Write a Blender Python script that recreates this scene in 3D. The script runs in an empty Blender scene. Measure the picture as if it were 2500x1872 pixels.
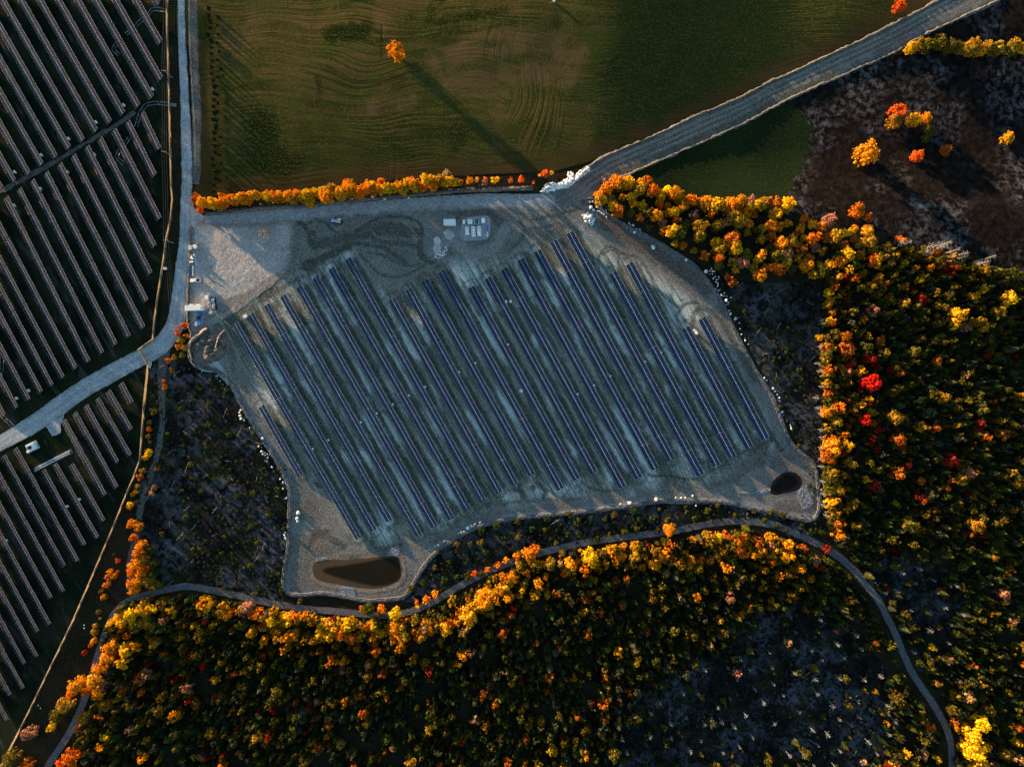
import bpy, math, random
import numpy as np
from mathutils import Vector, Matrix

# ---------------------------------------------------------------- camera, sky, sun, exposure
S = 0.22                     # metres per photograph pixel on the ground
CX, CY = 1250.0, 936.0       # image centre in photograph pixels
HC = 373.0                   # flying height of the drone
scene = bpy.context.scene
col = scene.collection
cam_d = bpy.data.cameras.new('camera')
cam = bpy.data.objects.new('camera', cam_d)
col.objects.link(cam)
cam.location = (0, 0, HC)
cam.rotation_euler = (0, 0, 0)
cam_d.sensor_width = 36.0
cam_d.lens = 36.0 * HC / (2500 * S)
cam_d.clip_start = 1.0
cam_d.clip_end = 9000.0
scene.camera = cam

SUN_EL = math.radians(4.6)
LIGHT = Vector((0.75, -0.66, 0)).normalized()          # the way the light travels over the ground
SUN_DIR = Vector((-LIGHT.x * math.cos(SUN_EL), -LIGHT.y * math.cos(SUN_EL), math.sin(SUN_EL)))
world = bpy.data.worlds.new('World')
scene.world = world
world.use_nodes = True
wn = world.node_tree
wn.nodes.clear()
sky = wn.nodes.new('ShaderNodeTexSky')
sky.sky_type = 'NISHITA'
sky.sun_disc = False
sky.sun_elevation = SUN_EL
sky.sun_rotation = math.atan2(SUN_DIR.x, SUN_DIR.y)
sky.altitude = 200
sky.air_density = 1.2
sky.dust_density = 0.1
sky.ozone_density = 2.0
bg = wn.nodes.new('ShaderNodeBackground')
bg.inputs['Strength'].default_value = 0.12
wo = wn.nodes.new('ShaderNodeOutputWorld')
wn.links.new(sky.outputs[0], bg.inputs[0])
wn.links.new(bg.outputs[0], wo.inputs[0])

sun_d = bpy.data.lights.new('sun', 'SUN')
sun_d.energy = 5.0
sun_d.angle = math.radians(0.8)
sun_d.color = (1.0, 0.66, 0.36)
sun = bpy.data.objects.new('sun', sun_d)
col.objects.link(sun)
sun.rotation_euler = SUN_DIR.to_track_quat('Z', 'Y').to_euler()
sun.location = (0, 0, 300)

vs = scene.view_settings
vs.view_transform = 'Standard'
vs.look = 'None'
vs.exposure = 2.2
vs.gamma = 1.0
vs.use_curve_mapping = False
scene.cycles.use_denoising = True
scene.cycles.use_adaptive_sampling = True
scene.cycles.adaptive_threshold = 0.03
scene.cycles.max_bounces = 5
scene.cycles.diffuse_bounces = 2
scene.cycles.glossy_bounces = 3
scene.cycles.transparent_max_bounces = 8

random.seed(7)
rng = np.random.default_rng(11)

# ---------------------------------------------------------------- numeric helpers
def _hash(ix, iy, seed):
    n = (ix.astype(np.int64) * 374761393 + iy.astype(np.int64) * 668265263 + seed * 974711) & 0x7fffffff
    n = ((n ^ (n >> 13)) * 1274126177) & 0x7fffffff
    n = n ^ (n >> 16)
    return (n & 0xffff) / 65535.0

def vnoise(x, y, seed=0):
    x = np.asarray(x, float); y = np.asarray(y, float)
    ix = np.floor(x); iy = np.floor(y)
    fx = x - ix; fy = y - iy
    fx = fx * fx * (3 - 2 * fx); fy = fy * fy * (3 - 2 * fy)
    a = _hash(ix, iy, seed); b = _hash(ix + 1, iy, seed)
    c = _hash(ix, iy + 1, seed); d = _hash(ix + 1, iy + 1, seed)
    return (a * (1 - fx) + b * fx) * (1 - fy) + (c * (1 - fx) + d * fx) * fy

def fbm(x, y, seed=0, octv=4):
    t = 0; a = 0.5
    for k in range(octv):
        t = t + a * vnoise(np.asarray(x) * 2 ** k, np.asarray(y) * 2 ** k, seed + k * 17)
        a *= 0.5
    return t

def sstep(a, b, x):
    t = np.clip((np.asarray(x, float) - a) / (b - a), 0, 1)
    return t * t * (3 - 2 * t)

def height(px, py):
    """terrain height in metres at a ground position given in photo pixels"""
    px = np.asarray(px, float); py = np.asarray(py, float)
    h = 0.55 * (fbm(px / 170, py / 170, 3, 3) - 0.45)
    up = 1 - sstep(360, 540, py)                       # the upper fields
    fall = -6.5 * sstep(1400, 1960, px + 0.1 * py)
    roll = 1.6 * np.exp(-((px - 1180) / 260) ** 2 - ((py - 60) / 130) ** 2)
    roll = roll + 1.0 * np.exp(-((px - 800) / 200) ** 2 - ((py - 170) / 130) ** 2)
    rise = 2.4 * sstep(1880, 2080, px) * (1 - sstep(30, 190, py))
    return h + up * (fall + roll + rise)

def W(px, py, z=None):
    """photo pixel -> world point on the terrain (z metres above it)"""
    px0 = np.asarray(px, float); py0 = np.asarray(py, float)
    dz = 0.0 if z is None else z
    t = height(px0, py0) + dz
    k = S * (HC - t) / HC
    return (px0 - CX) * k, -(py0 - CY) * k, t

def to_px(x, y):
    return np.asarray(x) / S + CX, CY - np.asarray(y) / S

def ground_z(x, y):
    px, py = to_px(x, y)
    return height(px, py)

def P(px, py, z=0.0):
    x, y, t = W(px, py, z)
    return Vector((float(x), float(y), float(t)))

def base_of(px, py, z):
    """ground point of a thing whose middle, z metres up, is seen at px, py"""
    k = (HC - z) / HC
    x = (px - CX) * S * k; y = -(py - CY) * S * k
    return Vector((x, y, float(ground_z(x, y))))

# ---------------------------------------------------------------- scene helpers
def tag(o, label=None, cat=None, group=None, kind=None):
    if label: o['label'] = label
    if cat: o['category'] = cat
    if group: o['group'] = group
    if kind: o['kind'] = kind
    return o

def mesh_np(name, V, F, mats=None, smooth=False, fmat=None):
    me = bpy.data.meshes.new(name)
    V = np.asarray(V, np.float32)
    if isinstance(F, np.ndarray):
        n = F.shape[1]; nf = len(F)
        me.vertices.add(len(V)); me.vertices.foreach_set('co', V.ravel())
        me.loops.add(nf * n); me.loops.foreach_set('vertex_index', F.astype(np.int32).ravel())
        me.polygons.add(nf); me.polygons.foreach_set('loop_start', np.arange(0, nf * n, n, dtype=np.int32))
        me.update(calc_edges=True)
    else:
        me.from_pydata([tuple(map(float, v)) for v in V], [], F)
    for m in (mats or []): me.materials.append(m)
    if fmat is not None: me.polygons.foreach_set('material_index', np.asarray(fmat, np.int32))
    if smooth: me.polygons.foreach_set('use_smooth', np.ones(len(me.polygons), bool))
    me.update()
    return me

def obj(name, me, parent=None, loc=None, rot=None, scale=None):
    o = bpy.data.objects.new(name, me)
    col.objects.link(o)
    if parent is not None: o.parent = parent
    if loc is not None: o.location = loc
    if rot is not None: o.rotation_euler = rot
    if scale is not None: o.scale = scale
    return o

def empty(name, loc, rz=0.0, label=None, cat=None, group=None):
    o = bpy.data.objects.new(name, None)
    o.empty_display_size = 0.5
    col.objects.link(o)
    o.location = loc
    o.rotation_euler = (0, 0, rz)
    return tag(o, label, cat, group)

class MB:
    """collects boxes, prisms and tubes into one mesh"""
    def __init__(s): s.v = []; s.f = []; s.m = []
    def add(s, vs_, fs, m=0):
        b = len(s.v); s.v += [tuple(v) for v in vs_]
        s.f += [tuple(i + b for i in f) for f in fs]; s.m += [m] * len(fs)
        return s
    def box(s, c, d, rz=0.0, m=0, taper=1.0):
        x, y, z = d[0] / 2, d[1] / 2, d[2] / 2
        cr, sr = math.cos(rz), math.sin(rz)
        pts = []
        for zz, k in ((-z, 1.0), (z, taper)):
            for xx, yy in ((-x, -y), (x, -y), (x, y), (-x, y)):
                xx *= k; yy *= k
                pts.append((c[0] + xx * cr - yy * sr, c[1] + xx * sr + yy * cr, c[2] + zz))
        return s.add(pts, [(0, 3, 2, 1), (4, 5, 6, 7), (0, 1, 5, 4), (1, 2, 6, 5), (2, 3, 7, 6), (3, 0, 4, 7)], m)
    def tube(s, a, b, r0, r1=None, n=8, m=0, caps=True):
        a = Vector(a); b = Vector(b); r1 = r0 if r1 is None else r1
        d = (b - a).normalized()
        u = d.orthogonal().normalized(); w = d.cross(u)
        pts = []
        for p, r in ((a, r0), (b, r1)):
            for k in range(n):
                t = 2 * math.pi * k / n
                pts.append(p + (u * math.cos(t) + w * math.sin(t)) * r)
        fs = [(k, (k + 1) % n, n + (k + 1) % n, n + k) for k in range(n)]
        if caps: fs += [tuple(range(n - 1, -1, -1)), tuple(range(n, 2 * n))]
        return s.add(pts, fs, m)
    def prism(s, outline, z0, z1, m=0, inset=1.0):
        n = len(outline)
        cx_ = sum(p[0] for p in outline) / n; cy_ = sum(p[1] for p in outline) / n
        pts = [(p[0], p[1], z0) for p in outline] + [(cx_ + (p[0] - cx_) * inset, cy_ + (p[1] - cy_) * inset, z1) for p in outline]
        fs = [(k, (k + 1) % n, n + (k + 1) % n, n + k) for k in range(n)] + [tuple(range(n, 2 * n)), tuple(range(n - 1, -1, -1))]
        return s.add(pts, fs, m)
    def mesh(s, name, mats, smooth=False):
        return mesh_np(name, s.v, s.f, mats, smooth, s.m)
    def build(s, name, mats, parent=None, **k):
        mats = mats if isinstance(mats, (list, tuple)) else [mats]
        return obj(name, s.mesh(name, mats), parent, **k)

# ---------------------------------------------------------------- materials
class NT:
    def __init__(s, name):
        s.m = bpy.data.materials.new(name); s.m.use_nodes = True
        s.t = s.m.node_tree; s.t.nodes.clear()
        s.pos = s.n('ShaderNodeNewGeometry').outputs['Position']
    def n(s, typ, **k):
        nd = s.t.nodes.new(typ)
        for a, b in k.items(): setattr(nd, a, b)
        return nd
    def l(s, a, b): s.t.links.new(a, b)
    def set(s, sock, v):
        if isinstance(v, bpy.types.NodeSocket): s.l(v, sock)
        elif hasattr(sock.default_value, '__len__') and not isinstance(v, (int, float)):
            sock.default_value = tuple(v) + (1,) * (len(sock.default_value) - len(v))
        else: sock.default_value = v
    def mapping(s, scale=(1, 1, 1), rot=0.0, src=None):
        mp = s.n('ShaderNodeMapping'); s.l(src or s.pos, mp.inputs[0])
        mp.inputs['Rotation'].default_value = (0, 0, rot)
        m2 = s.n('ShaderNodeMapping'); s.l(mp.outputs[0], m2.inputs[0])
        m2.inputs['Scale'].default_value = scale
        return m2.outputs[0]
    def noise(s, scale, detail=4, rough=0.55, vec=None, dist=0.0):
        nd = s.n('ShaderNodeTexNoise'); s.l(vec or s.pos, nd.inputs['Vector'])
        nd.inputs['Scale'].default_value = scale; nd.inputs['Detail'].default_value = max(1, detail - 2)
        nd.inputs['Roughness'].default_value = rough; nd.inputs['Distortion'].default_value = dist
        return nd.outputs['Fac']
    def voro(s, scale, vec=None, out='Distance'):
        nd = s.n('ShaderNodeTexVoronoi'); s.l(vec or s.pos, nd.inputs['Vector']); nd.inputs['Scale'].default_value = scale
        return nd.outputs[out]
    def wave(s, scale, dist=2.0, dscale=1.0, direction='Y', vec=None, detail=2):
        nd = s.n('ShaderNodeTexWave', bands_direction=direction); s.l(vec or s.pos, nd.inputs['Vector'])
        nd.inputs['Scale'].default_value = scale; nd.inputs['Distortion'].default_value = dist
        nd.inputs['Detail'].default_value = detail; nd.inputs['Detail Scale'].default_value = dscale
        return nd.outputs['Fac']
    def rng(s, f, a, b, lo=0.0, hi=1.0):
        nd = s.n('ShaderNodeMapRange', interpolation_type='SMOOTHSTEP')
        s.l(f, nd.inputs[0])
        nd.inputs[1].default_value = a; nd.inputs[2].default_value = b
        nd.inputs[3].default_value = lo; nd.inputs[4].default_value = hi
        return nd.outputs[0]
    def mix(s, fac, a, b, blend='MIX'):
        nd = s.n('ShaderNodeMix', data_type='RGBA', blend_type=blend)
        s.set(nd.inputs[0], fac); s.set(nd.inputs[6], a); s.set(nd.inputs[7], b)
        return nd.outputs[2]
    def math(s, op, a, b=0.0):
        nd = s.n('ShaderNodeMath', operation=op); s.set(nd.inputs[0], a); s.set(nd.inputs[1], b)
        return nd.outputs[0]
    def attr(s, name, out='Fac'):
        nd = s.n('ShaderNodeAttribute', attribute_name=name); return nd.outputs[out]
    def bump(s, h, strength=0.5, dist=0.2):
        nd = s.n('ShaderNodeBump'); s.l(h, nd.inputs['Height'])
        nd.inputs['Strength'].default_value = strength; nd.inputs['Distance'].default_value = dist
        return nd.outputs[0]
    def out(s, color, rough=0.9, spec=0.2, metal=0.0, normal=None, alpha=None):
        b = s.n('ShaderNodeBsdfPrincipled')
        s.set(b.inputs['Base Color'], color); s.set(b.inputs['Roughness'], rough)
        s.set(b.inputs['Metallic'], metal); b.inputs['Specular IOR Level'].default_value = spec
        if normal is not None: s.l(normal, b.inputs['Normal'])
        if alpha is not None: s.set(b.inputs['Alpha'], alpha)
        o = s.n('ShaderNodeOutputMaterial'); s.l(b.outputs[0], o.inputs[0])
        return s.m

def plain(name, c, rough=0.6, metal=0.0, spec=0.4, var=0.12, scale=1.5):
    t = NT(name)
    f = t.noise(scale, 4)
    cc = t.mix(t.rng(f, 0.3, 0.7), tuple(x * (1 - var) for x in c), tuple(min(1, x * (1 + var)) for x in c))
    return t.out(cc, rough, spec, metal)

# ROW: direction of the panel rows in world xy
ROWD = Vector((0.495, -0.869, 0)).normalized()
ROWANG = math.atan2(ROWD.y, ROWD.x)

def m_ground():
    t = NT('forest_floor')
    a = t.noise(0.05, 5); b = t.noise(0.9, 4)
    c = t.mix(t.rng(a, 0.35, 0.65), (0.012, 0.012, 0.007), (0.026, 0.020, 0.012))
    c = t.mix(t.rng(b, 0.45, 0.75), c, (0.030, 0.030, 0.014))
    return t.out(c, 1.0, 0.0, normal=t.bump(b, 0.8, 0.5))

def m_meadow():
    t = NT('meadow_grass')
    a = t.noise(0.012, 4, 0.5); b = t.noise(0.07, 5, 0.6, dist=0.6)
    st = t.noise(1.0, 4, 0.6, vec=t.mapping((0.02, 0.35, 1), 0.06))
    wn_ = t.n('ShaderNodeTexNoise'); t.l(t.pos, wn_.inputs['Vector']); wn_.inputs['Scale'].default_value = 0.014; wn_.inputs['Detail'].default_value = 1
    off_ = t.n('ShaderNodeVectorMath', operation='MULTIPLY_ADD'); t.l(wn_.outputs['Color'], off_.inputs[0]); off_.inputs[1].default_value = (38, 38, 0); t.l(t.pos, off_.inputs[2])
    wy = t.noise(1.0, 4, 0.55, vec=t.mapping((0.018, 0.62, 1), 0.05, src=off_.outputs[0]))
    wx = t.noise(1.0, 4, 0.55, vec=t.mapping((0.62, 0.018, 1), 0.12, src=off_.outputs[0]))
    sel = t.rng(t.noise(0.010, 3, 0.5), 0.53, 0.60)
    wv = t.rng(t.mix(sel, wy, wx), 0.40, 0.58)
    fine = t.noise(1.0, 6, 0.72)
    c = t.mix(t.rng(a, 0.38, 0.62), (0.028, 0.034, 0.008), (0.085, 0.058, 0.020))
    c = t.mix(t.rng(b, 0.40, 0.60, 0, 0.85), c, (0.042, 0.050, 0.010))
    c = t.mix(t.rng(st, 0.45, 0.72, 0, 0.6), c, (0.085, 0.056, 0.022))
    dark = t.noise(0.03, 4, 0.55, dist=1.0)
    c = t.mix(t.rng(dark, 0.58, 0.68, 0, 0.8), c, (0.012, 0.020, 0.006))
    wamp = t.rng(t.noise(0.02, 4, 0.6), 0.38, 0.62, 0.15, 0.8)
    c = t.mix(t.math('MULTIPLY', t.rng(wv, 0.0, 0.8, 1.0, 0), wamp), c, (0.018, 0.021, 0.006))
    c = t.mix(t.rng(fine, 0.50, 0.68, 0, 0.7), c, (0.130, 0.100, 0.024))
    c = t.mix(t.math('MULTIPLY', t.attr('gold'), t.rng(b, 0.30, 0.6)), c, (0.125, 0.072, 0.034))
    c = t.mix(t.attr('lush_shade'), c, t.mix(t.rng(fine, 0.45, 0.72), (0.010, 0.019, 0.006), (0.050, 0.056, 0.014)))
    c = t.mix(t.attr('weed'), c, t.mix(t.rng(fine, 0.48, 0.62), (0.007, 0.011, 0.004), (0.045, 0.055, 0.010)))
    c = t.mix(t.attr('edge'), c, (0.045, 0.028, 0.012))
    h = t.math('ADD', t.math('MULTIPLY', t.math('MULTIPLY', wv, wamp), 0.9), fine)
    return t.out(c, 1.0, 0.0, normal=t.bump(h, 0.6, 0.35))

def m_crop():
    t = NT('dark_crop_grass')
    a = t.noise(0.03, 4); fine = t.noise(1.6, 4)
    wv = t.noise(1.0, 4, 0.55, vec=t.mapping((0.02, 0.6, 1), 0.1), dist=0.3)
    c = t.mix(t.rng(a, 0.35, 0.65), (0.006, 0.011, 0.005), (0.010, 0.019, 0.007))
    c = t.mix(t.rng(wv, 0.2, 0.7, 0.3, 0), c, (0.008, 0.012, 0.006))
    c = t.mix(t.rng(fine, 0.46, 0.66, 0, 0.8), c, (0.024, 0.034, 0.011))
    return t.out(c, 1.0, 0.0, normal=t.bump(t.math('ADD', wv, fine), 0.5, 0.3))

def m_farm_grass():
    t = NT('array_grass')
    a = t.noise(0.05, 5, 0.6); fine = t.noise(1.3, 5, 0.65)
    st = t.noise(0.16, 5, 0.6, vec=t.mapping((0.35, 1.6, 1), -ROWANG), dist=0.5)
    c = t.mix(t.rng(a, 0.4, 0.6), (0.006, 0.011, 0.006), (0.016, 0.020, 0.010))
    c = t.mix(t.rng(st, 0.56, 0.72, 0, 0.8), c, (0.050, 0.046, 0.044))
    c = t.mix(t.rng(fine, 0.55, 0.8, 0, 0.5), c, (0.040, 0.042, 0.016))
    return t.out(c, 1.0, 0.0, normal=t.bump(fine, 0.7, 0.4))

def m_scrub():
    t = NT('frosted_scrub')
    a = t.noise(0.030, 6, 0.66); b = t.noise(0.30, 7, 0.70, dist=0.3); fine = t.noise(1.6, 6, 0.7)
    c = t.mix(t.rng(b, 0.38, 0.62), (0.005, 0.0045, 0.0045), (0.017, 0.0135, 0.012))
    pale = t.math('MULTIPLY', t.rng(a, 0.46, 0.62), t.rng(b, 0.44, 0.66))
    c = t.mix(pale, c, (0.088, 0.096, 0.108))
    c = t.mix(t.rng(fine, 0.3, 0.55, 0.7, 0), c, (0.014, 0.009, 0.006))
    return t.out(c, 1.0, 0.0, normal=t.bump(fine, 0.9, 0.5))

def m_slash():
    t = NT('logging_slash')
    a = t.noise(0.04, 5, 0.6); b = t.noise(0.22, 6, 0.68, dist=0.8); fine = t.noise(1.5, 6, 0.72)
    g = t.noise(0.06, 4, 0.6)
    streak = t.noise(0.7, 5, 0.65, vec=t.mapping((3.0, 0.5, 1), 0.7), dist=1.0)
    c = t.mix(t.rng(b, 0.38, 0.62), (0.005, 0.0055, 0.0055), (0.014, 0.014, 0.0145))
    c = t.mix(t.math('MULTIPLY', t.rng(a, 0.44, 0.58), t.rng(b, 0.40, 0.60)), c, (0.066, 0.073, 0.094))
    c = t.mix(t.math('MULTIPLY', t.rng(g, 0.50, 0.60), t.rng(fine, 0.42, 0.66)), c, (0.026, 0.032, 0.010))
    c = t.mix(t.rng(streak, 0.58, 0.74, 0, 0.6), c, (0.085, 0.080, 0.084))
    c = t.mix(t.rng(fine, 0.28, 0.52, 0.8, 0), c, (0.010, 0.009, 0.007))
    return t.out(c, 1.0, 0.0, normal=t.bump(t.math('ADD', fine, streak), 0.9, 0.6))

def m_site():
    t = NT('graded_soil')
    a = t.noise(0.03, 5, 0.6); b = t.noise(0.3, 5, 0.65); fine = t.noise(1.15, 6, 0.75)
    rowm = t.mapping((0.05, 1.0, 1), -ROWANG)
    st = t.noise(0.55, 5, 0.6, vec=rowm, dist=0.3)
    st2 = t.noise(0.9, 3, 0.6, vec=t.mapping((0.03, 1.0, 1), -ROWANG))
    soil = t.mix(t.rng(a, 0.36, 0.64), (0.105, 0.102, 0.094), (0.172, 0.167, 0.155))
    soil = t.mix(t.rng(b, 0.42, 0.70, 0, 0.6), soil, (0.110, 0.100, 0.085))
    arr = t.mix(t.rng(st, 0.38, 0.60), (0.100, 0.108, 0.078), (0.250, 0.255, 0.200))
    blot = t.noise(0.075, 5, 0.65, vec=t.mapping((0.33, 1, 1), -ROWANG), dist=0.6)
    arr = t.mix(t.rng(blot, 0.46, 0.63, 0, 0.9), arr, (0.56, 0.62, 0.60))
    arr = t.mix(t.rng(blot, 0.30, 0.43, 0.75, 0), arr, (0.040, 0.046, 0.034))
    arr = t.mix(t.rng(st2, 0.52, 0.64, 0, 0.75), arr, (0.045, 0.056, 0.036))
    arr = t.mix(t.rng(t.noise(0.25, 5, 0.7, vec=t.mapping((0.5, 1, 1), -ROWANG)), 0.54, 0.68, 0, 0.7), arr, (0.040, 0.056, 0.030))
    c = t.mix(t.attr('array'), soil, arr)
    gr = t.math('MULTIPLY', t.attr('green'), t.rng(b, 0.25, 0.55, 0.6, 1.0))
    c = t.mix(gr, c, (0.020, 0.026, 0.013))  # grass, wheel tracks and the painted row shadows
    c = t.mix(t.attr('brown'), c, (0.060, 0.040, 0.028))
    c = t.mix(t.attr('gravel'), c, t.mix(t.rng(b, 0.35, 0.65), (0.24, 0.25, 0.26), (0.34, 0.35, 0.36)))
    c = t.mix(t.rng(fine, 0.36, 0.64), t.mix(0.48, c, (0, 0, 0)), t.mix(0.13, c, (0.6, 0.6, 0.56)))
    h = t.math('ADD', fine, t.math('MULTIPLY', t.attr('green'), -0.6))
    return t.out(c, 0.92, 0.15, normal=t.bump(h, 0.55, 0.25))

def m_gravel(name, c0, c1, streak=None, strength=0.5, grass=None):
    t = NT(name)
    a = t.noise(0.12, 5, 0.6); fine = t.noise(1.4, 6, 0.78); b = t.noise(0.5, 5, 0.65)
    c = t.mix(t.rng(a, 0.36, 0.64), c0, c1)
    c = t.mix(t.rng(b, 0.52, 0.76, 0, 0.45), c, tuple(x * 0.55 for x in c0))
    c = t.mix(t.attr('rut'), c, tuple(min(1, x * 1.22) for x in c1))
    c = t.mix(t.attr('verge'), c, grass or tuple(x * 0.45 for x in c0))
    c = t.mix(t.rng(fine, 0.36, 0.64), t.mix(0.45, c, (0, 0, 0)), t.mix(0.14, c, (0.7, 0.7, 0.7)))
    return t.out(c, 0.92, 0.15, normal=t.bump(t.math('ADD', fine, b), strength, 0.3))

def m_water(name, c0, c1):
    t = NT(name)
    a = t.noise(0.06, 5, 0.6, dist=0.5); b = t.noise(0.5, 4)
    e = t.attr('shore')
    f = t.math('ADD', t.math('MULTIPLY', e, 0.8), t.math('MULTIPLY', a, 0.4))
    c = t.mix(t.rng(f, 0.25, 0.75), c0, c1)
    return t.out(c, 0.12, 0.12, normal=t.bump(b, 0.05, 0.05))

def leaf_mat(name, use_attr):
    t = NT(name)
    if use_attr: base = t.attr('tint', 'Color')
    else: base = t.n('ShaderNodeObjectInfo').outputs['Color']
    f = t.noise(1.1, 3, 0.6)
    dark = t.mix(1.0, base, (0.55, 0.48, 0.42), 'MULTIPLY')
    lite = t.mix(1.0, base, (1.25, 1.2, 1.0), 'MULTIPLY')
    c = t.mix(t.rng(f, 0.3, 0.7), dark, lite)
    d = t.n('ShaderNodeBsdfDiffuse'); t.l(c, d.inputs[0])
    tr = t.n('ShaderNodeBsdfTranslucent'); t.l(c, tr.inputs[0])
    mx = t.n('ShaderNodeMixShader'); mx.inputs[0].default_value = 0.22
    t.l(d.outputs[0], mx.inputs[1]); t.l(tr.outputs[0], mx.inputs[2])
    o = t.n('ShaderNodeOutputMaterial'); t.l(mx.outputs[0], o.inputs[0])
    return t.m

def m_glass():
    t = NT('panel_glass')
    f = t.noise(0.25, 3)
    c = t.mix(t.rng(f, 0.35, 0.65), (0.002, 0.005, 0.022), (0.003, 0.008, 0.036))
    return t.out(c, 0.14, 0.20)

def fabric_mat():
    t = NT('fence_fabric')
    f = t.noise(2.0, 3); c = t.mix(t.rng(f, 0.3, 0.7), (0.22, 0.17, 0.11), (0.31, 0.24, 0.16))
    d = t.n('ShaderNodeBsdfDiffuse'); t.l(c, d.inputs[0]); tr = t.n('ShaderNodeBsdfTranslucent'); t.l(c, tr.inputs[0])
    mx = t.n('ShaderNodeMixShader'); mx.inputs[0].default_value = 0.5; t.l(d.outputs[0], mx.inputs[1]); t.l(tr.outputs[0], mx.inputs[2])
    o = t.n('ShaderNodeOutputMaterial'); t.l(mx.outputs[0], o.inputs[0]); return t.m

def m_glass_horizon():
    t = NT('horizon_tint_glass')
    f = t.noise(0.12, 4)
    return t.out(t.mix(t.rng(f, 0.35, 0.65), (0.012, 0.010, 0.014), (0.020, 0.017, 0.024)), 0.22, 0.10)  # warmer copy of the panel glass, tinted for the horizon reflection

M = dict(
    glasshorizon=m_glass_horizon(), framehorizon=plain('horizon_tint_frame', (0.34, 0.35, 0.42), 0.6, 0.0),  # left panels: horizon reflection put into glass and frame colour
    ground=m_ground(), meadow=m_meadow(), crop=m_crop(), farm=m_farm_grass(), scrub=m_scrub(), slash=m_slash(), site=m_site(),
    road=m_gravel('blue_gravel', (0.24, 0.27, 0.29), (0.35, 0.39, 0.42), grass=(0.045, 0.05, 0.03)),
    yard=m_gravel('yard_gravel', (0.30, 0.285, 0.27), (0.40, 0.38, 0.36), strength=0.9, grass=(0.14, 0.12, 0.10)),
    dirt=m_gravel('dirt_road_soil', (0.085, 0.076, 0.064), (0.160, 0.146, 0.126), grass=(0.036, 0.034, 0.014)),
    track=m_gravel('track_gravel', (0.050, 0.055, 0.062), (0.085, 0.092, 0.102), grass=(0.020, 0.018, 0.011)),
    oldtrack=m_gravel('old_track_soil', (0.022, 0.021, 0.019), (0.042, 0.040, 0.036), grass=(0.025, 0.022, 0.014)),
    riprap=m_gravel('riprap_bed', (0.13, 0.15, 0.17), (0.22, 0.245, 0.27), strength=1.0), apron=plain('apron_stone', (0.19, 0.215, 0.24), 0.9, var=0.3, scale=2),
    berm=m_gravel('mulch_berm', (0.060, 0.064, 0.072), (0.120, 0.126, 0.138), strength=1.0),
    tanberm=m_gravel('tan_soil', (0.24, 0.165, 0.11), (0.36, 0.25, 0.17), strength=1.0),
    mound=m_gravel('mound_soil', (0.060, 0.048, 0.038), (0.17, 0.120, 0.082), strength=1.0, grass=(0.030, 0.030, 0.016)),
    pond=m_water('muddy_water', (0.070, 0.048, 0.024), (0.013, 0.010, 0.004)),
    dpond=m_water('dark_water', (0.012, 0.010, 0.007), (0.003, 0.003, 0.003)),
    leaf=leaf_mat('leaf', False), leafs=leaf_mat('leaf_mass', True),
    bark=plain('bark', (0.20, 0.165, 0.135), 0.9, scale=3), pale=plain('bare_wood', (0.21, 0.22, 0.235), 0.85, scale=3),
    glass=m_glass(), frame=plain('aluminium_frame', (0.26, 0.36, 0.47), 0.5, 0.0), steel=plain('galvanised_steel', (0.42, 0.43, 0.44), 0.5, 0.5),
    white=plain('white_paint', (0.80, 0.80, 0.78), 0.45, var=0.06), offwhite=plain('off_white_steel', (0.66, 0.70, 0.72), 0.5, var=0.08),
    black=plain('black_rubber', (0.02, 0.02, 0.022), 0.8), window=plain('tinted_glass', (0.012, 0.014, 0.018), 0.08, spec=0.6),
    blue=plain('blue_plastic', (0.03, 0.13, 0.42), 0.45), lblue=plain('pale_blue_board', (0.36, 0.46, 0.72), 0.5), navy=plain('navy_panel', (0.006, 0.009, 0.03), 0.3),
    stone=plain('boulder_stone', (0.62, 0.63, 0.63), 0.85, var=0.2, scale=0.8), cone=plain('gravel_pile_stone', (0.34, 0.35, 0.36), 0.95, scale=3),
    sand=plain('pale_sand', (0.40, 0.41, 0.42), 0.95, scale=1.5),
    green=plain('green_paint', (0.02, 0.09, 0.05), 0.4), pole=plain('weathered_pole', (0.36, 0.30, 0.25), 0.9), wire=plain('wire', (0.10, 0.10, 0.10), 0.5),
    chain=fabric_mat(), orange=plain('orange_drum', (0.55, 0.16, 0.06), 0.5), tan=plain('tan_board', (0.52, 0.42, 0.30), 0.8), red=plain('red_paint', (0.4, 0.03, 0.03), 0.5), lgreen=plain('pale_green_paint', (0.45, 0.62, 0.45), 0.5),
    concrete=plain('concrete_pad', (0.30, 0.31, 0.32), 0.9), wet=plain('wet_concrete', (0.035, 0.045, 0.055), 0.8),
)

# ---------------------------------------------------------------- sheets that follow the terrain
def smooth_line(pts, step, closed=False):
    """Catmull-Rom through pixel points, resampled about every step pixels"""
    p = np.asarray(pts, float)
    n = len(p); out = []
    rngk = range(n if closed else n - 1)
    for i in rngk:
        if closed: p0, p1, p2, p3 = p[(i - 1) % n], p[i], p[(i + 1) % n], p[(i + 2) % n]
        else: p0, p1, p2, p3 = p[max(i - 1, 0)], p[i], p[i + 1], p[min(i + 2, n - 1)]
        k = max(1, int(np.hypot(*(p2 - p1)[:2]) / step))
        for j in range(k):
            t = j / k
            out.append(0.5 * ((2 * p1) + (-p0 + p2) * t + (2 * p0 - 5 * p1 + 4 * p2 - p3) * t ** 2 + (-p0 + 3 * p1 - 3 * p2 + p3) * t ** 3))
    if not closed: out.append(p[-1])
    return np.array(out)

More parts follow.
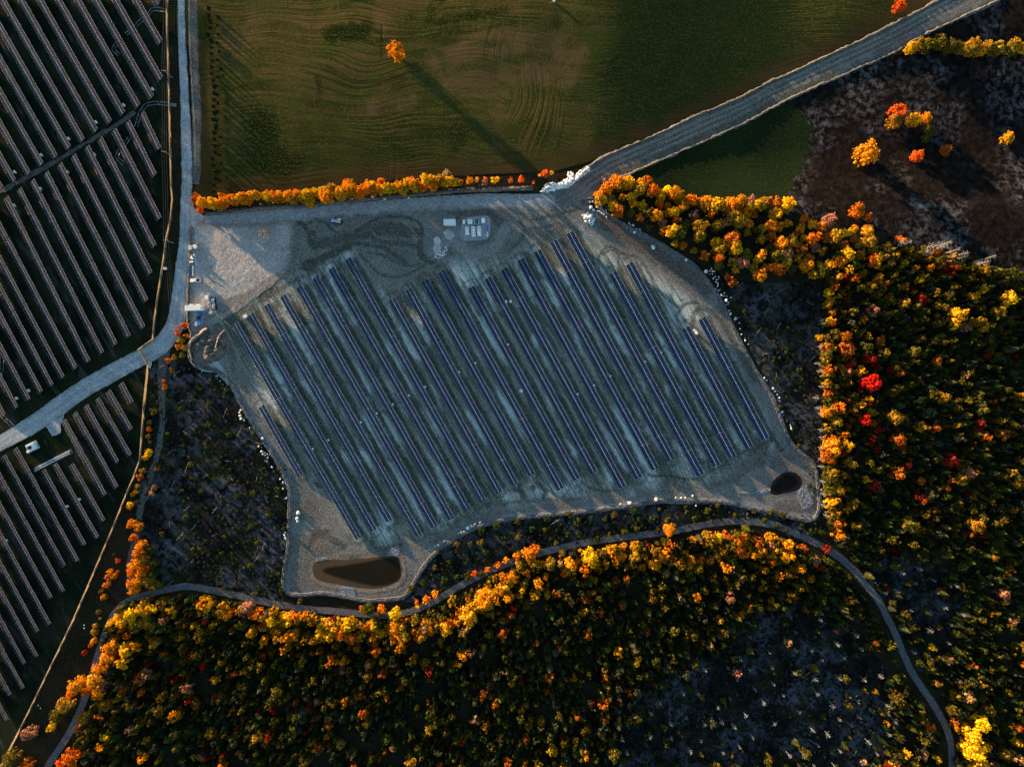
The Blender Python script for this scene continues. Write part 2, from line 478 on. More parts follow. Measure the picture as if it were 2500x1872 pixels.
def seg_dist(q, line, closed=False, chunk=4000):
    """distance and nearest point from points q to a polyline"""
    a = line if closed else line[:-1]
    b = np.roll(line, -1, 0) if closed else line[1:]
    d = b - a; L = np.maximum((d ** 2).sum(1), 1e-9)
    D = np.empty(len(q), np.float32); N = np.empty((len(q), 2), np.float32)
    a = a.astype(np.float32); d = d.astype(np.float32); L = L.astype(np.float32); q = np.asarray(q, np.float32)
    for s0 in range(0, len(q), chunk):
        qq = q[s0:s0 + chunk]
        rx = qq[:, 0:1] - a[None, :, 0]; ry = qq[:, 1:2] - a[None, :, 1]
        t = np.clip((rx * d[None, :, 0] + ry * d[None, :, 1]) / L[None], 0, 1)
        dd = (rx - t * d[None, :, 0]) ** 2 + (ry - t * d[None, :, 1]) ** 2
        k = dd.argmin(1); r = np.arange(len(qq))
        D[s0:s0 + chunk] = np.sqrt(dd[r, k]); N[s0:s0 + chunk] = a[k] + t[r, k][:, None] * d[k]
    return D, N

def inside(q, poly):
    x, y = q[:, 0], q[:, 1]; r = np.zeros(len(q), bool)
    x0, y0 = poly[-1]
    for x1, y1 in poly:
        c = ((y1 > y) != (y0 > y)) & (x < (x0 - x1) * (y - y1) / (y0 - y1 + 1e-12) + x1)
        r ^= c
        x0, y0 = x1, y1
    return r

def roughen(line, amp, seed, freq=0.12):
    n = len(line)
    t = np.roll(line, -1, 0) - np.roll(line, 1, 0)
    nrm = np.stack([-t[:, 1], t[:, 0]], 1) / np.maximum(np.hypot(t[:, 0], t[:, 1]), 1e-6)[:, None]
    k = (fbm(line[:, 0] * freq, line[:, 1] * freq, seed, 3) - 0.45) * 2 * amp
    return line + nrm * k[:, None]

def sheet(name, poly, mat, lift, res=4.0, step=8, rough=2.0, seed=1, curve=True, attrs=None, edge=None, parent=None, relief=None):
    """a ground sheet cut to a pixel outline; res in pixels; attrs: dict name -> f(px,py,dist)"""
    line = smooth_line(poly, step, True) if curve else smooth_line(np.asarray(poly, float), step, True)
    if rough: line = roughen(line, rough, seed)
    x0, y0 = line.min(0) - res; x1, y1 = line.max(0) + res
    gx = np.arange(x0, x1 + res, res); gy = np.arange(y0, y1 + res, res)
    X, Y = np.meshgrid(gx, gy); q = np.stack([X.ravel(), Y.ravel()], 1)
    ins = inside(q, line)
    nx, ny = len(gx), len(gy)
    g = ins.reshape(ny, nx)
    # vertices near the border
    pad = np.zeros_like(g); 
    pad[1:, :] |= g[:-1, :]; pad[:-1, :] |= g[1:, :]; pad[:, 1:] |= g[:, :-1]; pad[:, :-1] |= g[:, 1:]
    pad[1:, 1:] |= g[:-1, :-1]; pad[:-1, :-1] |= g[1:, 1:]; pad[1:, :-1] |= g[:-1, 1:]; pad[:-1, 1:] |= g[1:, :-1]
    use = (g | pad).ravel()
    out_i = np.where(use & ~ins)[0]
    D = np.zeros(len(q))
    if attrs or relief:
        ui = np.where(use)[0]
        D[ui], _ = seg_dist(q[ui], line[::max(1, int(24 / step))], True)
        D[out_i] = 0
        q[out_i] = seg_dist(q[out_i], line, True)[1]
    else:
        d, nearest = seg_dist(q[out_i], line, True)
        q[out_i] = nearest
    c = np.arange(nx * ny).reshape(ny, nx)
    quads = np.stack([c[:-1, :-1], c[1:, :-1], c[1:, 1:], c[:-1, 1:]], -1).reshape(-1, 4)
    ok = use[quads].all(1) & (ins[quads].sum(1) >= 1)
    quads = quads[ok]
    ids = np.unique(quads); remap = np.full(len(q), -1); remap[ids] = np.arange(len(ids))
    q = q[ids]; D = D[ids]; quads = remap[quads]
    extra = relief(q[:, 0], q[:, 1], D) if relief else 0.0
    x, y, z = W(q[:, 0], q[:, 1], lift + extra)
    me = mesh_np(name, np.stack([x, y, z], 1), quads, [mat], True)
    for an, fn in (attrs or {}).items():
        a = me.attributes.new(an, 'FLOAT', 'POINT')
        a.data.foreach_set('value', np.clip(fn(q[:, 0], q[:, 1], D), 0, 1).astype(np.float32))
    o = obj(name, me, parent)
    if parent is None: tag(o, kind='structure')
    return o

def ribbon(name, centre, width, mat, lift, step=5.0, cols=9, rough=0.0, seed=3, profile=None, attrs=True, ruts=True, vergew=0.2):
    """a road: centre line in pixels; width in pixels (number or list per point)"""
    c = np.asarray(centre, float)
    wd = np.full(len(c), float(width)) if np.isscalar(width) else np.asarray(width, float)
    L = smooth_line(np.column_stack([c, wd]), step)
    ctr = L[:, :2]; w = L[:, 2] / 2
    t = np.gradient(ctr, axis=0); t /= np.maximum(np.hypot(t[:, 0], t[:, 1]), 1e-6)[:, None]
    nrm = np.stack([-t[:, 1], t[:, 0]], 1)
    u = np.linspace(-1, 1, cols)
    jl = (fbm(ctr[:, 0] * 0.09, ctr[:, 1] * 0.09, seed, 3) - 0.45) * 2 * rough
    jr = (fbm(ctr[:, 0] * 0.09 + 50, ctr[:, 1] * 0.09, seed + 5, 3) - 0.45) * 2 * rough
    off = u[None] * w[:, None] + np.where(u[None] < 0, -u[None] * jl[:, None], u[None] * jr[:, None])
    q = ctr[:, None] + off[..., None] * nrm[:, None]
    px, py = q[..., 0].ravel(), q[..., 1].ravel()
    U = np.broadcast_to(u, off.shape).ravel()
    ex = profile(U, px, py) if profile else 0.0
    x, y, z = W(px, py, lift + ex)
    n = len(ctr); i = np.arange(n * cols).reshape(n, cols)
    F = np.stack([i[:-1, :-1], i[:-1, 1:], i[1:, 1:], i[1:, :-1]], -1).reshape(-1, 4)
    me = mesh_np(name, np.stack([x, y, z], 1), F, [mat], True)
    if attrs:
        rut = np.exp(-((np.abs(U) - 0.38) / 0.14) ** 2) * 0.55 if ruts else np.zeros_like(U)
        ver = sstep(1 - vergew, 1, np.abs(U)) * (0.4 + 0.9 * (vnoise(px * 0.13, py * 0.13, seed) - 0.2))
        for an, va in (('rut', rut), ('verge', np.clip(ver, 0, 1))):
            a = me.attributes.new(an, 'FLOAT', 'POINT'); a.data.foreach_set('value', va.astype(np.float32))
    return obj(name, me)

# --- base ground, one sheet to the horizon
def build_ground():
    inner_x = np.arange(-120, 2621, 20.0); inner_y = np.arange(-120, 1993, 20.0)
    ox = np.array([-14000, -7000, -3000, -1400, -700, -350, -200.])
    gx = np.concatenate([ox, inner_x, 2500 - ox[::-1]]); gy = np.concatenate([ox, inner_y, 1872 - ox[::-1]])
    X, Y = np.meshgrid(gx, gy)
    px, py = X.ravel(), Y.ravel()
    fade = np.clip(1 - np.maximum.reduce([-px - 150, px - 2650, -py - 150, py - 2022, np.zeros_like(px)]) / 600, 0, 1)
    h = height(np.clip(px, -300, 2800), np.clip(py, -300, 2150)) * fade
    k = S * (HC - h) / HC
    x, y = (px - CX) * k, -(py - CY) * k
    ny, nx = X.shape; i = np.arange(nx * ny).reshape(ny, nx)
    F = np.stack([i[:-1, :-1], i[1:, :-1], i[1:, 1:], i[:-1, 1:]], -1).reshape(-1, 4)
    o = obj('ground', mesh_np('ground', np.stack([x, y, h - 0.15], 1), F, [M['ground']], True))
    tag(o, kind='structure')
build_ground()

def near(lines, soft=1.0):
    """max over (polyline px, halfwidth px, strength) of a soft band, as an attribute function"""
    def fn(px, py, d):
        q = np.stack([px, py], 1); r = np.zeros(len(q)); wob = fbm(px / 7, py / 7, 5, 3) - 0.45
        for ln, hw, st in lines:
            ln = np.asarray(ln, float)
            if len(ln) == 1: dd = np.hypot(q[:, 0] - ln[0, 0], q[:, 1] - ln[0, 1]); sel = np.where(dd < hw * 3)[0]; v = dd[sel]
            else:
                if len(ln) > 2: ln = smooth_line(ln, 9)
                lo = ln.min(0) - hw * 3; hi = ln.max(0) + hw * 3
                sel = np.where((q[:, 0] > lo[0]) & (q[:, 0] < hi[0]) & (q[:, 1] > lo[1]) & (q[:, 1] < hi[1]))[0]
                if len(sel) == 0: continue
                v, _ = seg_dist(q[sel], ln)
            v = v + wob[sel] * hw * 1.3
            val = st * (1 - sstep(hw * 0.55, hw * 1.25, v))
            r[sel] = np.maximum(r[sel], val)
        return r
    return fn

def C(x0, y0, pts):            # crop (zoomed 3.45x) coordinates -> photo pixels
    return [(x0 + x * 0.28986, y0 + y * 0.28986) for x, y in pts]

# --- fields
MEADOW = [(478, -90), (476, 150), (482, 330), (482, 440), (480, 480), (700, 470), (960, 440), (1200, 425), (1330, 420), (1400, 405), (1470, 383), (1620, 318), (1800, 240), (1920, 180), (2040, 126), (2130, 84), (2290, 0), (2450, -90)]
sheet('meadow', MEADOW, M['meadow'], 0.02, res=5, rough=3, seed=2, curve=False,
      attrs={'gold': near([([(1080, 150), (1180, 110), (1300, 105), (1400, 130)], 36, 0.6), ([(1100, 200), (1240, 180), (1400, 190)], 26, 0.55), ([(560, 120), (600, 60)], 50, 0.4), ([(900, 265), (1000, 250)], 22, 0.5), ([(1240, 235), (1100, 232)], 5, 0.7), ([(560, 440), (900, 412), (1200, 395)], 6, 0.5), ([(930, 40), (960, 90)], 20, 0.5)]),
             'lush_shade': lambda px, py, d: np.maximum(sstep(1430, 1520, px + 0.15 * (py - 200) + 110 * (fbm(px / 70, py / 70, 15, 3) - 0.45)) * (0.9 - 0.45 * sstep(1900, 1990, px)), sstep(280, 400, py + 120 * (fbm(px / 90, py / 60, 19, 3) - 0.45)) * 0.6),  # darker grass, with shaded and lit slopes also put into the colour
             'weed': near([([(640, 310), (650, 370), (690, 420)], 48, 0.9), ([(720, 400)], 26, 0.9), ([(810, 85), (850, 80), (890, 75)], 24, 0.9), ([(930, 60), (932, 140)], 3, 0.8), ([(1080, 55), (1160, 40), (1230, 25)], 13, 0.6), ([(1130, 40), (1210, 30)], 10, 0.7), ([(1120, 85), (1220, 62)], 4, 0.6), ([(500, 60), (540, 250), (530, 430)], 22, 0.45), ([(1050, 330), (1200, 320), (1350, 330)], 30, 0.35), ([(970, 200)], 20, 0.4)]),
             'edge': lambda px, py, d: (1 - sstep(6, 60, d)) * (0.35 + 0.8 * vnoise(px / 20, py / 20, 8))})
CROPF = [(1440, 470), (1530, 430), (1650, 380), (1820, 300), (1940, 240), (2060, 190), (2060, 330), (2030, 430), (2000, 520), (1700, 510), (1560, 470)]
sheet('dark_crop_field', CROPF, M['crop'], 0.02, res=6, rough=5, seed=4)
SCRUB = [(1940, 240), (2080, 175), (2180, 130), (2330, 55), (2450, 0), (2520, -90), (2640, -90), (2640, 720), (2380, 640), (2200, 590), (2000, 530), (1900, 510), (1950, 420), (1985, 320)]
sheet('scrub_field', SCRUB, M['scrub'], 0.03, res=4, step=5, rough=26, seed=6)
FARM = [(-110, -90), (408, -90), (412, 200), (420, 430), (418, 520), (404, 620), (392, 760), (378, 830), (340, 856), (366, 890), (360, 960), (348, 1100), (318, 1190), (275, 1300), (232, 1400), (160, 1550), (60, 1760), (0, 1890), (-110, 1990)]
sheet('array_field', FARM, M['farm'], 0.02, res=6, rough=2, seed=8, curve=False)
CLEARL = [(372, 880), (430, 878), (470, 880), (520, 905), (560, 940), (600, 1010), (650, 1080), (700, 1140), (712, 1200), (706, 1300), (695, 1380), (700, 1450), (760, 1470), (720, 1475), (600, 1450), (480, 1420), (400, 1430), (330, 1450), (320, 1300), (345, 1150), (362, 1000)]
sheet('left_clearing', CLEARL, M['slash'], 0.03, res=6, rough=6, seed=9)
CLEARR = [(1690, 640), (1780, 680), (1880, 690), (1990, 700), (2012, 800), (2008, 1000), (2012, 1130), (2010, 1250), (1990, 1250), (1950, 1090), (1880, 950), (1800, 790)]
sheet('right_clearing', CLEARR, M['slash'], 0.03, res=6, rough=6, seed=10)
CLEARB = [(985, 1470), (1010, 1420), (1070, 1345), (1150, 1295), (1300, 1262), (1500, 1240), (1700, 1225), (1860, 1240), (1990, 1262), (2010, 1300), (1950, 1310), (1850, 1268), (1730, 1275), (1560, 1302), (1380, 1330), (1240, 1370), (1110, 1430)]
sheet('lower_clearing', CLEARB, M['slash'], 0.03, res=6, rough=3, seed=12)
BOG = [(1470, 1900), (1480, 1760), (1590, 1670), (1690, 1600), (1790, 1530), (1900, 1480), (2020, 1490), (2110, 1560), (2170, 1660), (2200, 1760), (2150, 1900)]
sheet('bog', BOG, M['slash'], 0.02, res=8, rough=10, seed=13)
BOG2 = [(2095, 1375), (2200, 1360), (2320, 1400), (2370, 1490), (2330, 1590), (2250, 1640), (2205, 1540), (2150, 1450)]
sheet('bog_patch', BOG2, M['slash'], 0.02, res=8, rough=8, seed=14)

# --- panel rows: top middle, bottom middle in photo pixels
ROWS = [((637.4, 991), (734.5, 1163.5)), ((572.5, 789.6), (875, 1313)), ((611.7, 767.3), (911.3, 1292.5)), ((650.4, 744), (950.5, 1270.8)), ((690.4, 722.4), (1023, 1307)), ((730.2, 700.6), (1062, 1286.7)),
        ((769.3, 676.8), (1101.2, 1265)), ((808.4, 654.8), (1141.2, 1243.2)), ((849, 632.5), (1179, 1222)), ((956.3, 729.6), (1218, 1200.6)), ((996.9, 707), (1256.5, 1180)), ((1036.6, 685.5), (1298, 1157.7)),
        ((1077.4, 663), (1369, 1194)), ((1150.5, 701.2), (1409, 1172.2)), ((1190.5, 678.9), (1448.7, 1150.5)), ((1230.2, 657.1), (1519.7, 1188)), ((1270.4, 634), (1558.9, 1165)), ((1311, 612.2), (1599.5, 1143.2)),
        ((1351, 589.6), (1638.6, 1121.5)), ((1390.7, 567.8), (1709.6, 1157.7)), ((1495.7, 665.3), (1748.8, 1134.5)), ((1536.3, 643.2), (1787.9, 1114.8)), ((1673.4, 799.8), (1830, 1092.5)), ((1713.4, 776.9), (1869, 1070.7))]

SITE = [(466, 520), (500, 527), (620, 516), (760, 505), (900, 492), (1040, 481), (1180, 473), (1330, 472), (1400, 440), (1440, 425), (1475, 445), (1452, 478), (1440, 500), (1480, 528), (1560, 572), (1620, 602), (1690, 645), (1732, 690), (1772, 760), (1802, 830), (1845, 905), (1882, 965), (1912, 1045), (1932, 1090), (1985, 1128), (1998, 1180), (2003, 1240), (1985, 1268), (1930, 1262), (1850, 1244), (1780, 1230), (1700, 1230), (1600, 1230), (1500, 1243), (1400, 1254), (1240, 1268), (1140, 1300), (1062, 1352), (1012, 1422), (985, 1462), (900, 1468), (800, 1453), (715, 1452), (690, 1420), (698, 1380), (704, 1300), (707, 1200), (680, 1130), (640, 1068), (590, 990), (560, 930), (530, 895), (480, 890), (465, 865), (461, 700), (463, 590)]
ARRAYP = np.array([(490, 790), (600, 735), (720, 680), (850, 612), (900, 690), (960, 715), (1080, 645), (1240, 630), (1400, 550), (1520, 640), (1560, 640), (1720, 760), (1900, 1080), (1720, 1180), (1540, 1200), (1370, 1210), (1180, 1240), (1040, 1310), (880, 1330), (640, 1000), (600, 900)], float)

GREEN_SHADE = []
for k, (a, b) in enumerate(ROWS):                      # wheel tracks round the row ends, and painted row shadows
    a = np.array(a); b = np.array(b); d = (b - a) / np.hypot(*(b - a)); n = np.array([-d[1], d[0]])
    for end, s_ in ((b, 1), (a, -1)):
        for rad, st in ((15, 0.62), (21, 0.5)):
            if (k * 7 + s_ + rad) % 5 == 0: continue
            arc = [end + d * s_ * (-22) + n * rad] + [end + d * s_ * (3 + rad * 0.72 * math.cos(t)) + n * rad * math.sin(t) for t in np.linspace(1.35, -1.35, 7)] + [end + d * s_ * (-22) - n * rad]
            GREEN_SHADE.append((arc, 2.6, st))
    GREEN_SHADE.append(([a + n * -15.5 + d * 8, b + n * -15.5 - d * 6], 6.0, 0.85))  # the row's cast shadow, painted as a dark band beside it
    GREEN_SHADE.append(([a + n * 11.5 + d * 6, b + n * 11.5 - d * 6], 1.6, 0.5))
GREEN_SHADE += [(C(620, 460, [(370, 280), (430, 320), (470, 400), (480, 470), (520, 490)]), 7, 1.0),
          (C(620, 460, [(430, 320), (520, 260), (600, 290), (660, 350), (740, 390), (850, 370), (950, 300), (1060, 250), (1200, 240), (1320, 250), (1400, 300), (1420, 360)]), 4, 0.9),
          (C(620, 460, [(520, 480), (650, 450), (800, 420), (950, 380), (1100, 350), (1250, 360), (1380, 380)]), 15, 0.85),
          (C(620, 460, [(540, 620), (600, 560), (700, 510), (820, 470), (950, 470), (1100, 500), (1200, 570), (1270, 620)]), 6, 0.9),
          (C(620, 460, [(430, 660), (560, 600), (680, 540), (800, 480)]), 12, 1.0),
          (C(620, 460, [(960, 320), (1060, 300), (1200, 300), (1320, 340)]), 5, 0.75),
          (C(620, 460, [(880, 540), (950, 610), (1020, 690), (1120, 740), (1250, 740), (1360, 690), (1440, 640), (1500, 600)]), 3.5, 0.75),
          (C(620, 460, [(950, 540), (1080, 560), (1200, 620), (1300, 650), (1400, 640)]), 3.5, 0.7),
          (C(620, 460, [(1000, 430), (1150, 460), (1300, 470), (1400, 500)]), 6, 0.8),
          (C(620, 460, [(1400, 390), (1400, 500), (1415, 590)]), 8, 1.0), ([(1055, 634)], 13, 1.0), ([(1042, 632)], 10, 1.0),
          ([(645, 722)], 17, 0.9), ([(660, 715)], 14, 0.8), ([(640, 728)], 12, 0.8), ([(757, 646)], 16, 1.0), ([(748, 655)], 12, 1.0), ([(765, 590)], 10, 0.9), ([(762, 570)], 10, 0.9),
          ([(560, 795), (590, 770), (640, 735), (690, 705), (740, 672)], 6, 0.6), ([(553, 775)], 11, 0.8),
          (C(1240, 460, [(800, 830), (760, 650), (790, 540), (870, 490), (940, 540), (990, 560), (1100, 590), (1200, 740), (1280, 870), (1380, 960), (1450, 1000), (1520, 970), (1600, 970), (1680, 1010), (1760, 1060)]), 4, 0.75),
          (C(1240, 460, [(960, 700), (930, 640), (940, 560), (870, 520), (810, 560)]), 3.5, 0.7),
          (C(1240, 460, [(1560, 1130), (1570, 1060), (1620, 1020), (1700, 1030), (1800, 1120), (1900, 1300), (2080, 1620)]), 7, 0.75),
          (C(1240, 460, [(1440, 1130), (1410, 1080), (1470, 1010)]), 4, 0.7),
          (C(1240, 460, [(1760, 1060), (1850, 1200), (1990, 1430), (2130, 1650)]), 4, 0.6),
          (C(1240, 460, [(100, 280), (140, 330), (120, 420), (60, 480), (20, 520)]), 4, 0.8), (C(1240, 460, [(200, 270), (350, 240), (480, 210), (600, 170)]), 4, 0.7), (C(1240, 460, [(150, 350), (300, 330), (450, 300)]), 4, 0.6),
          (C(1240, 460, [(330, 380), (480, 325), (580, 370), (660, 480), (740, 620), (760, 700)]), 4, 0.6),
          (C(1240, 920, [(620, 880), (700, 940), (850, 960), (960, 950), (1030, 880), (1020, 820)]), 4, 0.8),
          (C(1240, 920, [(1140, 770), (1200, 830), (1350, 830), (1500, 860), (1620, 850), (1690, 790), (1680, 700)]), 4, 0.8),
          (C(1240, 920, [(1690, 800), (1850, 720), (1960, 640), (2100, 590), (2208, 530)]), 5, 0.8),
          (C(1240, 920, [(240, 880), (320, 960), (300, 1010)]), 6, 0.85), (C(1240, 920, [(100, 960), (120, 1000)]), 7, 0.8), ([(1302, 1190)], 9, 0.9), ([(1418, 1198)], 7, 0.8),
          ([(905, 1320), (920, 1340), (960, 1335)], 5, 0.8), ([(815, 1320), (840, 1335)], 9, 0.9), ([(800, 1300), (770, 1310), (760, 1330)], 8, 0.75), ([(979, 1330)], 7, 0.9), ([(770, 1180), (780, 1185)], 6, 0.9), ([(950, 1292)], 8, 0.8),
          ([(1882, 1065), (1900, 1090)], 6, 0.95), ([(1908, 1098)], 6, 1.0), ([(1870, 1110)], 12, 0.5), ([(1855, 1130)], 14, 0.6)]
BROWN = [(C(1240, 460, [(820, 280), (950, 370), (1060, 440), (1180, 500), (1240, 560)]), 20, 0.95), (C(1240, 460, [(1280, 580), (1400, 660), (1560, 760), (1680, 840)]), 21, 0.9), (C(1240, 460, [(1780, 1000), (1880, 1160), (1980, 1350), (2060, 1560)]), 6, 0.6), ([(1195, 512), (1130, 520), (1098, 520)], 6, 0.8), ([(1215, 520), (1222, 540)], 8, 0.8), ([(1094, 590), (1100, 620)], 6, 0.6), ([(1965, 1120), (1990, 1160), (1994, 1230), (1975, 1255)], 6, 0.7),
         ([(700, 1320), (760, 1330), (800, 1345)], 26, 0.5), ([(755, 1235), (775, 1260)], 14, 0.5), ([(770, 1300), (800, 1310)], 14, 0.8), ([(720, 1230), (735, 1260)], 10, 0.5), ([(1120, 1275), (1060, 1320)], 9, 0.5), ([(1850, 1105), (1830, 1130), (1800, 1150)], 20, 0.5), ([(1890, 1130), (1930, 1120)], 14, 0.5), ([(1905, 1235), (1950, 1245)], 12, 0.5), ([(1180, 1232), (1300, 1222), (1420, 1216)], 5, 0.55), ([(1560, 1205), (1700, 1190), (1800, 1170)], 9, 0.3), ([(540, 800), (560, 840), (570, 900)], 8, 0.5), ([(895, 480 + 20), (700, 513), (520, 528)], 4, 0.6)]
GRAVEL = [([(480, 532), (640, 528), (800, 515), (1000, 498), (1200, 490), (1340, 488)], 17, 0.95), ([(1100, 540), (1110, 570), (1080, 600), (1060, 620)], 16, 0.5), ([(1120, 600), (1160, 620), (1210, 600), (1230, 560)], 14, 0.45), ([(650, 560), (680, 590), (690, 620)], 20, 0.8), ([(520, 900), (500, 880)], 14, 0.6), ([(538, 910), (600, 1000), (660, 1090)], 5, 0.8),
          ([(1230, 1262), (1420, 1245), (1600, 1222), (1780, 1222), (1880, 1240)], 6, 0.6), ([(700, 1440), (690, 1410)], 6, 0.5), ([(1990, 1262), (1940, 1258), (1880, 1250)], 7, 0.6)]
def arr_attr(px, py, d):
    q = np.stack([px, py], 1)
    dd, _ = seg_dist(q, ARRAYP, True)
    return np.where(inside(q, ARRAYP), 0.5, 0.5) + np.where(inside(q, ARRAYP), 1, -1) * np.clip(dd / 40, 0, 0.5)
def site_relief(px, py, d):
    return 0.10 * (fbm(px / 18, py / 18, 40, 3) - 0.45) * sstep(0, 12, d)
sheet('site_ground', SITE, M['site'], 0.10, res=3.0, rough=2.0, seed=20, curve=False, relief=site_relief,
      attrs={'array': arr_attr, 'green': near(GREEN_SHADE), 'brown': near(BROWN), 'gravel': near(GRAVEL)})

# --- yard and roads
YARD = [(466, 548), (474, 535), (520, 545), (600, 548), (660, 545), (712, 540), (716, 600), (700, 660), (660, 700), (600, 745), (560, 770), (510, 800), (470, 810), (464, 700)]
def yard_relief(px, py, d):
    return (0.22 * (fbm(px / 9, py / 9, 60, 3) - 0.45)) * sstep(0, 15, d)
YV = near([([(500, 775), (560, 745), (630, 715)], 16, 0.8), ([(640, 700), (700, 660)], 10, 0.7), ([(490, 800)], 22, 0.8)])
sheet('gravel_yard', YARD, M['yard'], 0.17, res=2.5, rough=4, seed=22, relief=yard_relief,
      attrs={'rut': near([([(470, 560), (520, 620), (560, 700)], 14, 0.3)]), 'verge': lambda px, py, d: np.maximum((1 - sstep(2, 16, d + 14 * (fbm(px / 11, py / 11, 33, 3) - 0.45))) * 0.8, YV(px, py, d))})
MAINROAD = [(442, -70), (443, 60), (447, 160), (451, 250), (455, 370), (456, 460), (452, 520), (450, 580), (444, 660), (438, 730), (428, 790), (404, 830), (372, 858), (330, 880), (270, 912), (200, 952), (130, 1002), (70, 1042), (-10, 1088), (-90, 1130)]
tag(ribbon('gravel_road', MAINROAD, [17, 18, 20, 22, 26, 26, 26, 24, 34, 40, 44, 46, 44, 42, 44, 44, 46, 42, 36, 36], M['road'], 0.20, cols=13, rough=2.0, seed=31, vergew=0.15), kind='structure')
sheet('road_apron', [(456, 470), (478, 512), (500, 530), (484, 545), (464, 560), (452, 540), (450, 490)], M['road'], 0.185, res=3, rough=1.5, seed=33, attrs={'rut': lambda a, b, d: a * 0, 'verge': lambda a, b, d: a * 0})
sheet('road_spur', [(155, 1010), (147, 1038), (148, 1056), (128, 1064), (116, 1046), (105, 1030)], M['road'], 0.19, res=3, rough=1, seed=35, attrs={'rut': lambda a, b, d: a * 0, 'verge': lambda a, b, d: a * 0})
tag(ribbon('old_track', [(402, 850), (398, 885), (394, 940), (396, 1010), (390, 1080), (372, 1150), (350, 1210), (338, 1270), (318, 1360), (312, 1440)], [34, 22, 18, 15, 14, 14, 14, 14, 13, 13], M['oldtrack'], 0.06, rough=3, seed=37, vergew=0.5), kind='structure')
FTRACK = [(90, 1930), (116, 1872), (174, 1780), (212, 1690), (232, 1621), (255, 1551), (278, 1499), (313, 1467), (362, 1450), (435, 1433), (478, 1433), (551, 1447), (640, 1467), (736, 1485), (823, 1492), (881, 1498), (939, 1501), (997, 1493), (1055, 1470), (1113, 1435), (1171, 1404), (1240, 1375), (1298, 1355), (1385, 1333), (1472, 1317), (1559, 1307), (1646, 1295), (1733, 1278), (1805, 1272), (1880, 1279), (1918, 1292), (1976, 1317), (2028, 1346), (2063, 1372), (2092, 1400), (2112, 1424), (2144, 1464), (2167, 1508), (2188, 1551), (2208, 1601), (2234, 1653), (2272, 1708), (2306, 1766), (2321, 1812), (2324, 1872), (2320, 1940)]
tag(ribbon('forest_track', FTRACK, 17, M['track'], 0.12, rough=1.5, seed=39, vergew=0.3), kind='structure')
DUP = [(1400, 432), (1466, 388), (1530, 359), (1617, 322), (1704, 281), (1791, 246), (1880, 200), (1918, 185), (2034, 130), (2121, 90), (2222, 38), (2280, 6), (2400, -60)]
DLO = [(1460, 470), (1510, 436), (1573, 409), (1646, 377), (1733, 339), (1820, 299), (1880, 267), (1947, 232), (2034, 194), (2106, 162), (2179, 130), (2266, 81), (2451, -5)]
def tex_bands(px, py, d):
    return sstep(0.50, 0.62, fbm(px / 40 + py / 90, py / 5.0 + px / 11, 71, 3)) * 0.75
LERP = lambda f: [(a[0] + (b[0] - a[0]) * f, a[1] + (b[1] - a[1]) * f) for a, b in zip(DUP, DLO)]
DMID = [((a[0] + b[0]) / 2, (a[1] + b[1]) / 2) for a, b in zip(DUP, DLO)]
sheet('dirt_road', DUP + DLO[::-1], M['dirt'], 0.14, res=3.0, rough=4.0, seed=41, curve=False,
      attrs={'rut': near([(LERP(0.22), 4, 0.8), (LERP(0.42), 5, 0.8), (LERP(0.62), 4, 0.5)]), 'verge': lambda px, py, d: np.maximum(tex_bands(px, py, d) * sstep(2, 10, d) , near([(LERP(0.82)[:9], 7, 0.95), (LERP(0.72)[:8], 4, 0.7), (LERP(0.52), 3.0, 0.9), (LERP(0.32), 2.5, 0.8), (LERP(0.08), 4, 0.9), (LERP(0.95), 4, 0.8)])(px, py, d) * (0.7 + 0.6 * vnoise(px / 17, py / 17, 61)))})
for nm, ln in (('road_bank', DUP), ('road_bank', DLO[1:])):
    o = ribbon(nm, ln, 6, M['dirt'], 0.16, step=2.5, cols=7, rough=5, seed=43 + len(ln), profile=lambda U, px, py: 0.55 * (1 - U ** 2) * (0.5 + vnoise(px / 6, py / 6, 4)), ruts=False, vergew=0.4)
    tag(o, 'low pale earth bank along the %s edge of the diagonal dirt road' % ('upper' if ln is DUP else 'lower'), 'bank')
tag(ribbon('service_track', [(-60, 500), (20, 458), (110, 408), (200, 355), (290, 302), (330, 274)], 11, M['oldtrack'], 0.07, rough=5, seed=46, ruts=False, vergew=1.0), kind='structure')
tag(ribbon('verge_strip', [(470, -60), (472, 100), (478, 230), (480, 380), (476, 450)], 22, M['mound'], 0.05, rough=4, seed=47, ruts=False, vergew=0.7), kind='structure')
tag(ribbon('verge_path', [(461, -60), (463, 100), (470, 230), (475, 330), (477, 420)], 4, M['tanberm'], 0.08, cols=5, rough=2, seed=48, vergew=0.6), kind='structure')

# ---------------------------------------------------------------- ponds, berms, mounds
PONDA = [(764, 1380), (770, 1371), (800, 1366), (850, 1366), (900, 1362), (945, 1357), (972, 1360), (978, 1390), (976, 1412), (950, 1428), (912, 1436), (870, 1432), (837, 1427), (800, 1421), (774, 1414), (765, 1398)]
sheet('pond_shore', [(757, 1368), (800, 1357), (900, 1352), (978, 1350), (990, 1385), (988, 1418), (955, 1440), (905, 1448), (830, 1440), (765, 1424), (752, 1400)], M['mound'], 0.16, res=3, rough=2, seed=51,
      attrs={'rut': lambda a, b, d: (1 - sstep(2, 7, np.abs(d - 6 - 5 * vnoise(a / 12, b / 12, 4)))) * 0.9 * (b > 1392), 'verge': lambda a, b, d: sstep(6, 16, d) * 0.5})
sheet('pond', PONDA, M['pond'], 0.20, res=3, rough=1.5, seed=52, attrs={'shore': lambda px, py, d: sstep(4, 26, d + (px - 850) * 0.12)})
